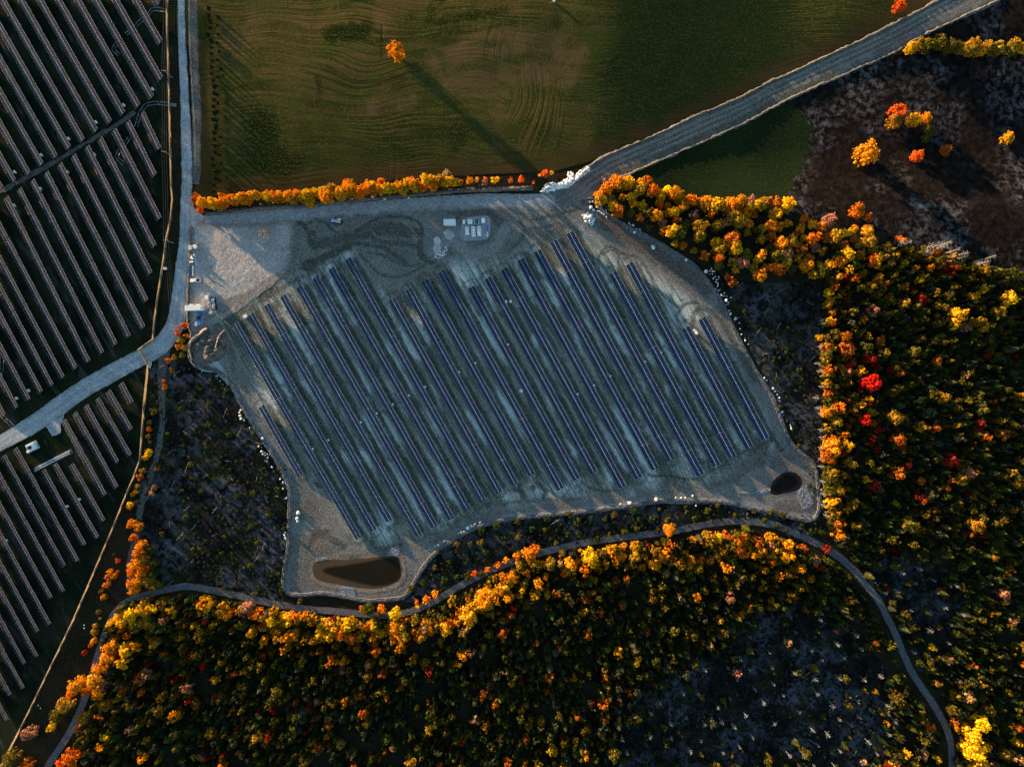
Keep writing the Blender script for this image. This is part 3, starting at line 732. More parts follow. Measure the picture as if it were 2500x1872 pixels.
PONDB = [(1880, 1196), (1884, 1182), (1893, 1168), (1908, 1157), (1925, 1151), (1944, 1155), (1956, 1168), (1957, 1180), (1952, 1192), (1938, 1199), (1918, 1203), (1898, 1208), (1884, 1206)]
sheet('dark_pond_shore', [(CX_ + (x - CX_) * 1.14, CY_ + (y - CY_) * 1.16) for CX_, CY_ in [(1919, 1180)] for x, y in PONDB], M['mound'], 0.16, res=3, rough=1.5, seed=53, attrs={'rut': lambda a, b, d: a * 0, 'verge': lambda a, b, d: sstep(3, 8, d) * 0.4})
sheet('dark_pond', PONDB, M['dpond'], 0.20, res=3, rough=1, seed=54, attrs={'shore': lambda px, py, d: sstep(0, 14, d)})
z0 = lambda a, b, d: a * 0
def riprap(name, poly, label, n, rad, seed):
    """a bed of broken stone: a sheet with real stones scattered on it"""
    r = random.Random(seed)
    bed = sheet(name, poly, M['riprap'], 0.19, res=3, rough=1, seed=seed, attrs={'rut': z0, 'verge': z0})
    tag(bed, label, 'stone apron')
    bed['kind'] = 'thing'
    stones(bed, 'stones', poly, int(n * 1.6), rad * 0.5, seed, mat=M['apron'])
    return bed

_ico = None
def ico_np(sub=1):
    import bmesh
    bm = bmesh.new(); bmesh.ops.create_icosphere(bm, subdivisions=sub, radius=1.0)
    v = np.array([x.co[:] for x in bm.verts]); f = np.array([[y.index for y in x.verts] for x in bm.faces]); bm.free()
    return v, f
IV, IF = ico_np(1)
def stones(parent, name, poly, n, rad, seed, mat=None, lift=0.2, pile=None):
    g = np.random.default_rng(seed); p = np.asarray(poly, float)
    lo, hi = p.min(0), p.max(0); pts = []
    while len(pts) < n:
        q = lo + g.random((n * 3, 2)) * (hi - lo); q = q[inside(q, p)]; pts += list(q)
    V = []; F = []
    for i, q in enumerate(pts[:n]):
        r = rad * (0.5 + 1.0 * g.random() ** 2)
        x, y, z = W(q[0], q[1], lift + (pile(q) if pile else 0.0))
        sc = r * (0.75 + 0.5 * g.random(3)) * np.array([1, 1, 0.75])
        v = IV * (0.82 + 0.36 * g.random((len(IV), 1))) * sc
        a = g.random() * 6.28; ca, sa = math.cos(a), math.sin(a)
        v = np.stack([v[:, 0] * ca - v[:, 1] * sa, v[:, 0] * sa + v[:, 1] * ca, v[:, 2]], 1)
        V.append(v + np.array([float(x), float(y), float(z) + r * 0.25])); F.append(IF + i * len(IV))
    o = obj(name, mesh_np(name, np.concatenate(V), np.concatenate(F), [mat or M['stone']]), parent)
    o['kind'] = 'stuff'
    return o
riprap('stone_apron', [(1945, 1209), (1958, 1186), (1971, 1184), (1974, 1200), (1986, 1228), (1962, 1244)], 'blue-grey broken-stone apron beside the small dark pond', 160, 0.34, 55)
riprap('stone_apron', [(828, 1430), (864, 1436), (866, 1456), (835, 1448)], 'pale broken-stone spillway below the large brown pond', 80, 0.32, 56)
riprap('stone_apron', [(770, 1362), (798, 1360), (799, 1367), (771, 1370)], 'narrow pale stone strip at the upper left corner of the brown pond', 34, 0.3, 57)
riprap('stone_apron', [(1800, 1199), (1840, 1200), (1858, 1196), (1880, 1190), (1881, 1199), (1850, 1206), (1800, 1204)], 'white stone channel leading into the small dark pond', 60, 0.34, 58)
riprap('stone_apron', [(952, 1340), (968, 1334), (978, 1340), (968, 1360), (950, 1356)], 'small scatter of white stones above the brown pond', 26, 0.34, 59)

def berm_profile(hgt, lobes=2):
    def f(U, px, py):
        lob = np.abs(np.cos(U * math.pi * lobes / 2 + (math.pi / 2 if lobes % 2 == 0 else 0)))
        return hgt * (1 - U ** 4) * (0.25 + 0.75 * lob) * (0.6 + 0.7 * vnoise(px / 5, py / 5, 9))
    return f
BERM_R = [(1462, 508), (1500, 535), (1540, 558), (1580, 578), (1620, 600), (1660, 625), (1690, 645), (1716, 672), (1740, 705), (1765, 745), (1785, 790), (1810, 840), (1838, 892), (1868, 940), (1893, 985), (1912, 1040), (1930, 1080), (1955, 1105), (1982, 1125), (1993, 1150), (1998, 1190), (2001, 1235), (1992, 1262), (1970, 1270), (1930, 1262), (1880, 1250), (1830, 1240), (1780, 1228), (1700, 1222), (1620, 1222), (1550, 1232), (1450, 1246), (1350, 1256), (1250, 1266), (1180, 1282), (1130, 1303), (1080, 1335), (1040, 1375), (1015, 1415), (995, 1448), (975, 1460), (900, 1466), (850, 1458), (790, 1448), (740, 1452), (705, 1448), (692, 1425), (695, 1385), (704, 1330), (706, 1260), (707, 1200), (690, 1150), (664, 1105), (635, 1062), (600, 1005), (570, 950), (545, 915), (515, 900), (480, 893)]
tag(ribbon('silt_berm', BERM_R, 11, M['berm'], 0.14, step=3.0, cols=15, rough=1.5, seed=61, profile=berm_profile(0.6, 3), ruts=False, vergew=0.3), 'grey double-ridged mulch berm winding round the bare solar site', 'berm')
tag(ribbon('silt_berm', [(463, 548), (461, 565), (463, 580), (462, 620), (461, 660), (458, 700), (457, 745), (457, 780), (460, 800), (466, 815), (462, 835), (460, 860), (464, 880), (476, 893)], 5, M['tanberm'], 0.24, step=2.5, cols=7, rough=1.5, seed=62, profile=berm_profile(0.7, 1), ruts=False, vergew=0.0), 'narrow tan earth berm between the gravel road and the yard', 'berm')
tag(ribbon('silt_berm', [(1440, 500), (1420, 492), (1445, 484), (1470, 505)], 5, M['berm'], 0.2, step=2.5, cols=7, rough=1.5, seed=63, profile=berm_profile(0.5, 1), ruts=False), 'short dark berm stub at the corner below the dirt road', 'berm')
tag(ribbon('hedge_bank', [(500, 522), (560, 517), (640, 509), (760, 500), (880, 488), (1000, 477), (1100, 468), (1200, 463), (1300, 458)], 11, M['mound'], 0.14, step=4, cols=7, rough=3, seed=64, profile=berm_profile(0.7, 1), ruts=False, vergew=0.7), 'dark earth bank running under the long orange hedgerow', 'bank')

def mound(name, poly, mat, hgt, label, cat, seed, res=2.5, rough_h=0.5, curve=True, lift=0.16):
    line = np.asarray(poly, float)
    def rel(px, py, d):
        return hgt * sstep(0, 22, d) * (0.7 + rough_h * (fbm(px / 14, py / 14, seed, 4) - 0.4)) + 0.5 * rough_h * sstep(0, 8, d) * (fbm(px / 5, py / 5, seed + 3, 3) - 0.45)
    o = sheet(name, poly, mat, lift, res=res, rough=2.5, seed=seed, relief=rel, curve=curve,
              attrs={'rut': lambda px, py, d: sstep(0.5, 0.62, fbm(px / 9, py / 9, seed + 8, 3)) * 0.2, 'verge': lambda px, py, d: sstep(0.45, 0.6, fbm(px / 16, py / 16, seed + 9, 3)) * 0.9})
    del o['kind']
    return tag(o, label, cat)
mound('soil_mound', [(466, 838), (462, 860), (468, 880), (490, 893), (520, 888), (548, 868), (556, 840), (552, 815), (530, 808), (508, 803), (490, 812), (478, 822)], M['mound'], 1.9, 'dark mound of excavated soil beside the lower left corner of the yard', 'mound', 66, rough_h=2.6)
tag(ribbon('soil_ridge', [(508, 801), (498, 807), (486, 817), (472, 827), (461, 843), (463, 862), (469, 880)], [7, 10, 9, 11, 8, 8, 6], M['tanberm'], 0.3, step=2.0, cols=9, rough=3, seed=65, profile=berm_profile(2.1, 1), ruts=False, vergew=0.3), 'sunlit tan ridge along the upper left rim of the soil mound', 'ridge')  # the rim's orange sunlight is put into this tan colour
tag(ribbon('soil_ridge', [(548, 806), (535, 820), (528, 842), (524, 858), (512, 866)], [4, 5, 7, 6, 7], M['tanberm'], 0.9, step=2.0, cols=7, rough=2, seed=68, profile=berm_profile(1.6, 1), ruts=False, vergew=0.5), 'thin broken tan ridge crossing the middle of the soil mound', 'ridge')
mound('gravel_apron', [(470, 892), (500, 885), (528, 880), (548, 905), (575, 955), (556, 940), (530, 912), (500, 906)], M['road'], 0.2, 'blue-grey gravel slope below the soil mound', 'gravel slope', 67, lift=0.2)
def heap(name, cx, cy, r, hgt, mat, label, seed, jag=0.12):
    g = np.random.default_rng(seed); V = [(0, 0, hgt)]; F = []
    R, N = 7, 20
    for i in range(1, R + 1):
        for k in range(N):
            t = 2 * math.pi * k / N
            rr = r * i / R * (1 + 0.12 * math.sin(2 * t + seed) + jag * (g.random() - 0.5))
            zz = hgt * (1 - (i / R) ** 1.3) + (g.random() - 0.5) * hgt * jag * (i < R)
            V.append((rr * math.cos(t), rr * math.sin(t), zz if i < R else -0.1))
    for k in range(N): F.append((0, 1 + k, 1 + (k + 1) % N))
    for i in range(R - 1):
        for k in range(N):
            a = 1 + i * N + k; b = 1 + i * N + (k + 1) % N; F.append((a, a + N, b + N, b))
    o = obj(name, mesh_np(name, V, F, [mat]), loc=P(cx, cy, 0.1))
    return tag(o, label, 'heap')
heap('gravel_heap', 1096.5, 572, 2.9, 1.9, M['cone'], 'rounded grey gravel heap below the white storage container', 3, 0.3)
heap('sand_heap', 1067.5, 588, 2.2, 1.6, M['sand'], 'pale sand heap with a smooth round top, left of the gravel heap', 4, 0.08)
heap('gravel_heap', 1067, 606, 2.6, 0.9, M['cone'], 'low spread gravel heap just below the pale sand heap', 5, 0.2)
stones(tag(empty('stone_scatter', (0, 0, 0), label='band of loose white stones curling below the sand heap', cat='stones'), None), 'stones', [(1062, 618), (1082, 612), (1090, 596), (1094, 600), (1090, 620), (1072, 632), (1060, 630)], 60, 0.35, 70)
bpy.context.view_layer.update()

# ---------------------------------------------------------------- solar panel rows
TILT = math.radians(25)
ORD = ['zeroth', 'first', 'second', 'third', 'fourth', 'fifth', 'sixth', 'seventh', 'eighth', 'ninth', 'tenth', 'eleventh', 'twelfth', 'thirteenth', 'fourteenth', 'fifteenth', 'sixteenth', 'seventeenth', 'eighteenth', 'nineteenth', 'twentieth']
TENS = {20: 'twenty', 30: 'thirty', 40: 'forty', 50: 'fifty', 60: 'sixty', 70: 'seventy', 80: 'eighty', 90: 'ninety'}
def ordn(i):
    if i <= 20: return ORD[i]
    if i >= 100: return 'hundred-and-' + ordn(i - 100) if i > 100 else 'hundredth'
    t = i // 10 * 10
    return TENS[t][:-1] + 'ieth' if i == t else TENS[t] + '-' + ORD[i - t]

def module_meshes(n, pitch, width, gap, mid, name, old=False):
    """flat in x (along the row) and y (up the slope): frame slab and n x 2 glass modules"""
    L = n * pitch
    fr = MB().box((0, 0, -0.03), (L, width, 0.05))
    fr.tube((-L / 2 + 0.2, 0, -0.16), (L / 2 - 0.2, 0, -0.16), 0.09, n=6)
    gl = MB()
    for i in range(n):
        x = -L / 2 + (i + 0.5) * pitch
        for s_ in (-1, 1):
            hh = (width - mid) / 2 - gap
            gl.box((x, s_ * (mid / 2 + hh / 2), 0.012), (pitch - gap, hh, 0.024))
    return fr.mesh(name + '_frame', [M['framehorizon' if old else 'frame']]), gl.mesh(name + '_modules', [M['glasshorizon' if old else 'glass']])

_cache = {}
def modset(n, pitch, width, gap, mid):
    old = pitch > 1.25  # left rows take the copies tinted for the horizon reflection
    k = (n, round(pitch, 3), width)
    if k not in _cache: _cache[k] = module_meshes(n, pitch, width, gap, mid, 'row', old)
    return _cache[k]

def posts_mesh(L, midh, step=5.0):
    b = MB(); n = max(2, int(L / step))
    for i in range(n):
        x = -L / 2 + (i + 0.5) * L / n
        b.box((x, -0.1, -midh / 2 - 0.15), (0.14, 0.14, midh + 0.1))
        b.tube((x, -0.1, -midh * 0.6), (x, 1.1, 0.28), 0.05, n=4)
    return b.mesh('posts', [M['steel']])

def row_frame(a, b, midh):
    pa = base_of(a[0], a[1], midh); pb = base_of(b[0], b[1], midh)
    d = pb - pa; L = d.length; mid = (pa + pb) / 2
    rz = math.atan2(d.y, d.x); ry = -math.asin(d.z / L)
    return mid, L, rz, ry
WID, MIDH = 4.5, 1.75
def nadir_row(a, b, label, group, tables=None, pitch=1.19, gap=0.10, mid=0.18, joint=0.35):
    mid_p, L, rz, ry = row_frame(a, b, MIDH)
    r = empty('solar_panel_row', mid_p, rz, label, 'solar panels', group)
    r.rotation_euler = (0, ry, rz)
    # the local +y side (up the image's right) is the high edge
    tilt = TILT
    if tables is None:
        n = max(2, round(L / pitch)); fr, gl = modset(n, L / n, WID, gap, mid)
        f = obj('frame', fr, r, (0, 0, MIDH), (tilt, 0, 0))
        g = obj('module_array', gl, r, (0, 0, MIDH), (tilt, 0, 0)); g['kind'] = 'stuff'
    else:
        TL = tables * pitch + joint
        k = max(1, int(math.ceil(L / TL - 0.25)))
        nm = [tables] * k
        rest = L - k * TL
        n_last = max(2, tables + int(round(rest / pitch)))
        nm[0] = n_last
        x = -L / 2
        for n in nm:
            fr, gl = modset(n, pitch, WID, gap, mid)
            tb = obj('panel_table', fr, r, (x + n * pitch / 2, 0, MIDH + (random.random() - .5) * 0.10), (tilt + (random.random() - .5) * 0.035, 0, 0))
            g = obj('module_array', gl, tb); g['kind'] = 'stuff'
            x += n * pitch + joint
    po = obj('support_posts', posts_mesh(L, MIDH), r, (0, 0, MIDH)); po['kind'] = 'stuff'
    return r

for i, (a, b) in enumerate(ROWS):
    nm = 'short dark blue solar row alone at the left edge of the bare-soil array' if i == 0 else 'dark blue solar panel row in the bare-soil array, %s long row from its left edge' % ordn(i)
    nadir_row(a, b, nm, 'panel rows on the bare soil', tables=12, joint=0.06)

U_END = [(387, 13), (390, 104), (391.4, 194), (370.5, 240.6), (336.3, 261), (301.5, 281.2), (268.2, 302), (234.2, 322.4), (200.9, 343.5), (168.1, 363.8), (134.8, 384), (100.9, 403.5), (68.1, 423.8), (34.8, 445), (3, 462)]
def back(p, limit_x=-45, limit_y=-45, sl=0.569):
    dy = min(p[1] - limit_y, (p[0] - limit_x) / sl)
    return (p[0] - dy * sl, p[1] - dy)
for i, e in enumerate(U_END):
    nadir_row(back(e), e, 'mauve-grey solar row in the upper left block, %s from the road' % ordn(i + 1), 'panel rows of the upper left block', tables=8, pitch=1.36)
M_ROWS = [((346.4, 278.3), (387, 365.3)), ((310.8, 298.6), (376.9, 430.5)), ((277.7, 318.9), (390, 538)), ((243.5, 339.8), (376.9, 605)), ((211.6, 359.5), (366.7, 670)), ((178.3, 381.2), (356.6, 736.9)), ((145, 401.5), (347.9, 800.6)), ((111.6, 421.8), (313, 822.4)), ((78.3, 442), (280.6, 842)), ((46.4, 462.4), (248.4, 863)), ((14.5, 483), (214.5, 883.3))]
M_ROWS += [(back(e, sl=0.53), e) for e in [(184, 902), (152, 922.4), (124.7, 940.3), (100, 960.6), (69.6, 978), (39.1, 996.8), (8.7, 1015.7)]]
for i, (a, b) in enumerate(M_ROWS):
    nadir_row(a, b, 'mauve-grey solar row in the middle left block, %s from the right' % ordn(i + 1), 'panel rows of the middle left block', tables=8, pitch=1.36)
L_ROWS = [((295, 936), (319, 983.8)), ((263.8, 954.8), (317.4, 1049)), ((237, 973.6), (316, 1112.8)), ((209.3, 991), (285.5, 1130.2)), ((182, 1008.4), (285, 1192.5)), ((155, 1025.8), (254.2, 1210)), ((174, 1134.5), (251.3, 1270.8)), ((133.4, 1133), (236.3, 1312.8)), ((104.4, 1149), (205, 1331.7)), ((36.8, 1095.4), (187, 1368.8)), ((8.7, 1112.8), (156.5, 1385.3))]
L_ROWS += [(back(e, sl=0.55), e) for e in [(155, 1447), (124.7, 1463), (121.2, 1526.8), (91.3, 1542.7), (88.4, 1603.6), (58, 1619.6), (55, 1680.5), (23.2, 1697.8), (17.4, 1758.7)]]
for i, (a, b) in enumerate(L_ROWS):
    nadir_row(a, b, 'pale blue solar row in the lower left block, %s from the upper right' % ordn(i + 1), 'panel rows of the lower left block', tables=8, pitch=1.3)

# inverter boxes
inv = MB().box((0, 0, 1.0), (1.0, 0.5, 1.1)).box((0, 0, 1.57), (1.1, 0.62, 0.06)).box((-0.4, 0, 0.25), (0.08, 0.08, 0.5)).box((0.4, 0, 0.25), (0.08, 0.08, 0.5)).mesh('inverter', [M['white']])
inv_door = MB().box((0, -0.27, 1.0), (0.8, 0.04, 0.8)).mesh('door', [M['offwhite']])
def inverter(px, py, label, group, sc=1.0, rz=ROWANG):
    r = empty('inverter_box', base_of(px, py, 1.2), rz, label, 'inverter', group)
    obj('cabinet', inv, r, scale=(sc, sc * 1.3, 1)); obj('door', inv_door, r, scale=(sc, sc * 1.3, 1))
for i, q in enumerate(sorted(C(620, 920, [(495, 605), (628, 532), (900, 382), (1035, 307), (1170, 232), (1305, 157), (1442, 84)]) + C(620, 460, [(1730, 1545), (1865, 1470), (2140, 1315)]) + C(1240, 460, [(1290, 1383), (1153, 1460), (862, 1580)]) + C(1240, 920, [(588, 145), (727, 70)]))):
    inverter(q[0], q[1], 'small white inverter box between bare-soil array rows, %s from the left' % ordn(i + 1), 'inverters between the bare-soil rows')
for i, q in enumerate(sorted(C(0, 0, [(1285, 750), (1042, 885), (808, 1028), (577, 1168), (347, 1305), (123, 1448), (795, 1302), (567, 1447), (338, 1587)]) + C(0, 460, [(117, 142)]) + C(0, 920, [(240, 115), (138, 180), (667, 1030), (565, 1090), (50, 1378)]), key=lambda q: q[1])):
    inverter(q[0], q[1], 'small white inverter box among left solar farm rows, %s from the top' % ordn(i + 1), 'inverters of the left solar farm', 1.2)

# ---------------------------------------------------------------- yard things
def prop(name, px, py, rz, label, cat, group=None, z=0.25):
    return empty(name, P(px, py, z), rz, label, cat, group)

# white pickup with a cargo bed
def pickup(px, py, rz, label):
    r = prop('pickup_truck', px, py, rz, label, 'pickup')
    body = MB()
    body.prism([(-2.65, -0.85), (-2.45, -0.95), (2.35, -0.95), (2.68, -0.8), (2.75, 0), (2.68, 0.8), (2.35, 0.95), (-2.45, 0.95), (-2.65, 0.85)], 0.42, 1.02)
    body.build('body', M['white'], r)
    MB().prism([(0.95, -0.82), (2.55, -0.74), (2.55, 0.74), (0.95, 0.82)], 1.02, 1.14, inset=0.95).build('bonnet', M['white'], r)
    MB().prism([(-0.95, -0.86), (1.05, -0.86), (1.05, 0.86), (-0.95, 0.86)], 1.02, 1.82, inset=0.80).build('cab', M['white'], r)
    MB().add([(1.12, -0.72, 1.10), (1.12, 0.72, 1.10), (0.78, 0.62, 1.80), (0.78, -0.62, 1.80)], [(0, 1, 2, 3)]).build('windscreen', M['window'], r)
    MB().add([(-1.0, -0.7, 1.12), (-1.0, 0.7, 1.12), (-0.78, 0.62, 1.79), (-0.78, -0.62, 1.79)], [(3, 2, 1, 0)]).build('rear_window', M['window'], r)
    for s_ in (-1, 1):
        MB().add([(-0.75, s_ * 0.845, 1.18), (0.85, s_ * 0.845, 1.18), (0.68, s_ * 0.735, 1.7), (-0.62, s_ * 0.735, 1.7)], [(0, 1, 2, 3)]).build('side_window', M['window'], r)
    bed = MB().box((-1.8, 0, 1.03), (1.45, 1.5, 0.03)).build('bed_floor', M['black'], r)
    tg = MB()
    tg.box((-1.85, 0.86, 1.18), (1.6, 0.12, 0.3)).box((-1.85, -0.86, 1.18), (1.6, 0.12, 0.3)).box((-2.6, 0, 1.18), (0.1, 1.7, 0.3)).build('bed_sides', M['white'], r)
    for x in (-1.65, 1.7):
        for s_ in (-1, 1):
            w = MB().tube((x, s_ * 0.72, 0.4), (x, s_ * 0.98, 0.4), 0.4, n=14).build('wheel', M['black'], r)
            MB().tube((x, s_ * 0.985, 0.4), (x, s_ * 1.0, 0.4), 0.22, n=10).build('rim', M['steel'], w)
    for s_ in (-1, 1):
        MB().box((2.72, s_ * 0.62, 0.82), (0.08, 0.3, 0.16)).build('headlight', M['offwhite'], r)
        MB().box((0.75, s_ * 1.05, 1.2), (0.12, 0.22, 0.16)).build('mirror', M['black'], r)
    return r
pickup(478.5, 685, math.radians(184), 'white pickup truck parked alone on the gravel yard')

def container(name, px, py, rz, L, Wd, H, label, cat, mat, steps=False, ribs=True):
    r = prop(name, px, py, rz, label, cat)
    b = MB().box((0, 0, H / 2 + 0.15), (L, Wd, H))
    if ribs:
        n = int(L / 0.35)
        for k in range(n):
            x = -L / 2 + (k + 0.5) * L / n
            for s_ in (-1, 1): b.box((x, s_ * (Wd / 2 + 0.02), H / 2 + 0.15), (L / n * 0.5, 0.05, H * 0.9))
    b.build('body', mat, r)
    rf = MB().box((0, 0, H + 0.18), (L + 0.06, Wd + 0.1, 0.05))
    n = max(3, int(L / 0.9))
    for k in range(n): rf.box((-L / 2 + (k + .5) * L / n, 0, H + 0.215), (0.35, Wd * 0.86, 0.03))
    rf.build('roof', mat, r)
    for s_ in (-1, 1): MB().box((L / 2 + 0.03, s_ * Wd / 4, H / 2 + 0.15), (0.05, Wd / 2 - 0.06, H - 0.2)).build('door', M['offwhite'], r)
    for x in (-L / 2 + 0.1, L / 2 - 0.1):
        for s_ in (-1, 1): MB().box((x, s_ * (Wd / 2 - 0.1), 0.08), (0.3, 0.3, 0.3)).build('foot', M['steel'], r)
    return r
off = container('site_office', 479, 753, math.radians(1.5), 9.3, 2.6, 2.9, 'long white site office trailer beside the tan berm', 'trailer', M['white'])
for x in (-2.1, 1.5):
    dk = MB().box((x, 1.9, 0.75), (1.9, 1.1, 0.1)).box((x - 0.9, 2.4, 0.4), (0.1, 0.1, 0.8)).box((x + 0.9, 2.4, 0.4), (0.1, 0.1, 0.8)).build('entry_deck', M['tan'], off)
    st = MB()
    for k in range(3): st.box((x - 1.1 - 0.28 * k, 1.9, 0.6 - 0.2 * k), (0.28, 0.9, 0.06))
    st.build('steps', M['tan'], dk)
MB().box((3.9, 0.0, 3.17), (0.5, 1.1, 0.14)).build('roof_vent', M['steel'], off)
container('storage_container', 1098.5, 545, 0, 6.3, 3.0, 2.6, 'white storage container left of the transformer pad', 'container', M['offwhite'])

def debris(r, L, Wd, z, n, seed, mats, sc=0.5):
    g = random.Random(seed)
    for m_, nm in mats:
        b = MB()
        for k in range(n):
            b.box((g.uniform(-L / 2, L / 2), g.uniform(-Wd / 2, Wd / 2), z + g.uniform(-0.15, 0.35)), (g.uniform(.3, 1.3) * sc, g.uniform(.3, 1.0) * sc, g.uniform(.1, .5) * sc), g.uniform(0, 3))
        b.build(nm, m_, r)['kind'] = 'stuff'
def dumpster(px, py, rz, L, label, seed, mats):
    r = prop('dumpster', px, py, rz, label, 'dumpster')
    w = MB()
    for s_ in (-1, 1): w.box((0, s_ * 1.15, 0.85), (L, 0.1, 1.5))
    w.box((-L / 2, 0, 0.85), (0.1, 2.4, 1.5)).box((L / 2, 0, 0.85), (0.1, 2.4, 1.5))
    w.build('walls', M['navy'], r)
    MB().box((0, 0, 0.2), (L, 2.3, 0.15)).build('floor', M['black'], r)
    for x in (-L / 3, 0, L / 3):
        for s_ in (-1, 1): MB().box((x, s_ * 1.24, 0.85), (0.14, 0.1, 1.4)).build('rib', M['navy'], r)
    debris(r, L - 0.8, 1.7, 1.3, 26, seed, mats)
    return r
dumpster(523.5, 742, math.radians(-84), 6.4, 'open dumpster heaped with white scrap right of the site office', 5, [(M['white'], 'white_scrap'), (M['offwhite'], 'cardboard'), (M['lgreen'], 'green_wrap')])
dumpster(822, 541, math.radians(-6), 5.6, 'open dumpster heaped with blue and white scrap below the hedgerow', 6, [(M['lblue'], 'blue_wrap'), (M['white'], 'white_scrap'), (M['offwhite'], 'cardboard')])
tag(MB().box((0, 0, 0.5), (1.7, 1.3, 0.9)).box((0, 0, 0.98), (1.8, 1.4, 0.06)).build('cardboard_crate', M['tan'], None, loc=P(829, 537, 1.6), rot=(0.1, 0.1, 0.1)), 'pale crate on top of the blue and white scrap', 'crate')
def cabinet(px, py, rz, d, label, mat=None, cat='cabinet', name='white_cabinet', group=None):
    r = prop(name, px, py, rz, label, cat, group)
    MB().box((0, 0, d[2] / 2), d).build('body', mat or M['white'], r)
    MB().box((0, 0, d[2] + 0.04), (d[0] + 0.1, d[1] + 0.1, 0.08)).build('lid', mat or M['white'], r)
    MB().box((0, -d[1] / 2 - 0.02, d[2] / 2), (d[0] * 0.8, 0.04, d[2] * 0.8)).build('door', M['offwhite'], r)
    return r
cabinet(509, 726.5, 0.05, (1.2, 1.9, 2.2), 'white portable toilet between the pickup and the dumpster', cat='portable toilet', name='portable_toilet')
cabinet(516, 763.5, 0.15, (1.3, 1.2, 1.4), 'small white box at the lower end of the scrap dumpster', cat='box', name='white_box')
cabinet(600.5, 772.5, -1.0, (1.5, 2.0, 1.6), 'white equipment box at the top of the second left solar row', cat='box', name='white_box', mat=M['offwhite'])
cabinet(1699, 812, ROWANG, (2.0, 1.0, 1.3), 'white crate beside the top of the second row from the right', cat='crate', name='white_crate')
cabinet(1694, 806, ROWANG, (0.9, 0.7, 1.0), 'small white carton just above the crate by the right-hand rows', cat='crate', name='white_carton')
cabinet(404.5, 656, 0.1, (1.5, 1.2, 1.3), 'white box beside the perimeter fence above the road bend', cat='box', name='white_box')
cabinet(1236, 737, 0.2, (0.9, 1.3, 1.2), 'left of two small white crates among the upper middle rows', cat='crate', name='white_crate')
cabinet(1246.5, 736.5, 0.2, (1.0, 1.2, 1.2), 'right of two small white crates among the upper middle rows', cat='crate', name='white_crate')

def pallet(px, py, rz, label, mat, d=(2.2, 1.15, 0.6)):
    r = prop('panel_pallet', px, py, rz, label, 'pallet', 'pallets by the site office')
    for y in (-0.45, 0, 0.45): MB().box((0, y * d[1], 0.07), (d[0], 0.1, 0.14)).build('runner', M['tan'], r)
    MB().box((0, 0, 0.14 + d[2] / 2), (d[0], d[1], d[2])).build('panel_stack', mat, r)
    MB().box((0, -d[1] / 2 - 0.03, 0.14 + d[2] / 2), (d[0], 0.06, d[2] + 0.04)).build('edge_strip', M['lblue'], r)
    return r
pallet(488, 764.5, 0.0, 'blue panel pallet nearest the white site office', M['blue'])
pallet(496, 771.5, 0.75, 'blue panel pallet lying aslant right of the others', M['blue'])
pallet(487.5, 776, 0.6, 'black panel pallet between the blue ones', M['navy'], (2.3, 1.7, 0.5))
pallet(480, 791, 1.45, 'pale lilac framed pallet, leftmost of the three in a row', M['lblue'])
pallet(486, 788.5, 1.45, 'blue framed pallet, middle one of the three in a row', M['blue'])
pallet(492, 786.5, 1.45, 'blue pallet, rightmost of the three in a row', M['blue'])

# cable reels, tanks and timber at the yard's left edge
def reel(px, py, r_, w_, rz, label, mat, lying=False):
    r = prop('cable_reel', px, py, rz, label, 'cable reel', 'reels at the yard edge')
    ax = Vector((0, 0, 1)) if lying else Vector((1, 0, 0))
    c = Vector((0, 0, w_ / 2 if lying else r_))
    for s_ in (-1, 1): MB().tube(c + ax * s_ * (w_ / 2), c + ax * s_ * (w_ / 2 - 0.1), r_, n=18).build('flange', mat, r)
    MB().tube(c - ax * (w_ / 2 - 0.1), c + ax * (w_ / 2 - 0.1), r_ * 0.72, n=14).build('drum', M['black'] if not lying else M['tan'], r)
    MB().tube(c + ax * (w_ / 2), c + ax * (w_ / 2 + 0.03), r_ * 0.16, n=8).build('hub', M['steel'], r)
    return r
reel(477, 603, 1.15, 1.1, 0.2, 'round pale cable reel lying flat right of the stacked crate', M['white'], True)
reel(470, 630, 0.9, 1.0, 0.1, 'white cable reel lying flat at the left of the reel group', M['white'], True)
reel(475, 626.5, 1.0, 1.2, 0.4, 'pale cable reel standing on its rims in the reel group', M['offwhite'])
reel(477, 633.5, 0.7, 0.8, 0.1, 'small grey cable reel, lowest of the reel group', M['steel'], True)
r = prop('timber_stack', 466.5, 605, 1.57, 'square stack of pale timber at the top of the yard edge', 'timber stack')
for k in range(5):
    for z in range(3): MB().box((-1.0 + 0.5 * k, 0, 0.3 + 0.42 * z), (0.42, 1.6, 0.36)).build('board_bundle', M['offwhite'] if (k + z) % 3 else M['tan'], r)
tag(MB().tube((0, 0, 0), (0, 0, 1.1), 0.55, n=14).tube((0, 0, 1.1), (0, 0, 1.14), 0.45, n=14).tube((0, 0, .5), (0, 0, .56), 0.59, n=14).build('orange_drum', M['orange'], None, loc=P(482.5, 596, 0.2)), 'orange drum above the pale cable reel', 'drum')
def pipes(px, py, rz, L, n, label, mat):
    r = prop('pipe_bundle', px, py, rz, label, 'pipes')
    for k in range(n): MB().tube((-L / 2, (k - n / 2) * 0.34, 0.2 + 0.2 * (k % 2)), (L / 2, (k - n / 2) * 0.34, 0.2 + 0.2 * (k % 2)), 0.17, n=8).build('pipe', mat, r)
    return r
pipes(471, 662, 1.57, 5.2, 2, 'long white pipes lying beside the blue tarp at the yard edge', M['white'])
pipes(481.5, 645, -1.1, 2.6, 3, 'short pale blue pipe bundle below the reel group', M['lblue'])
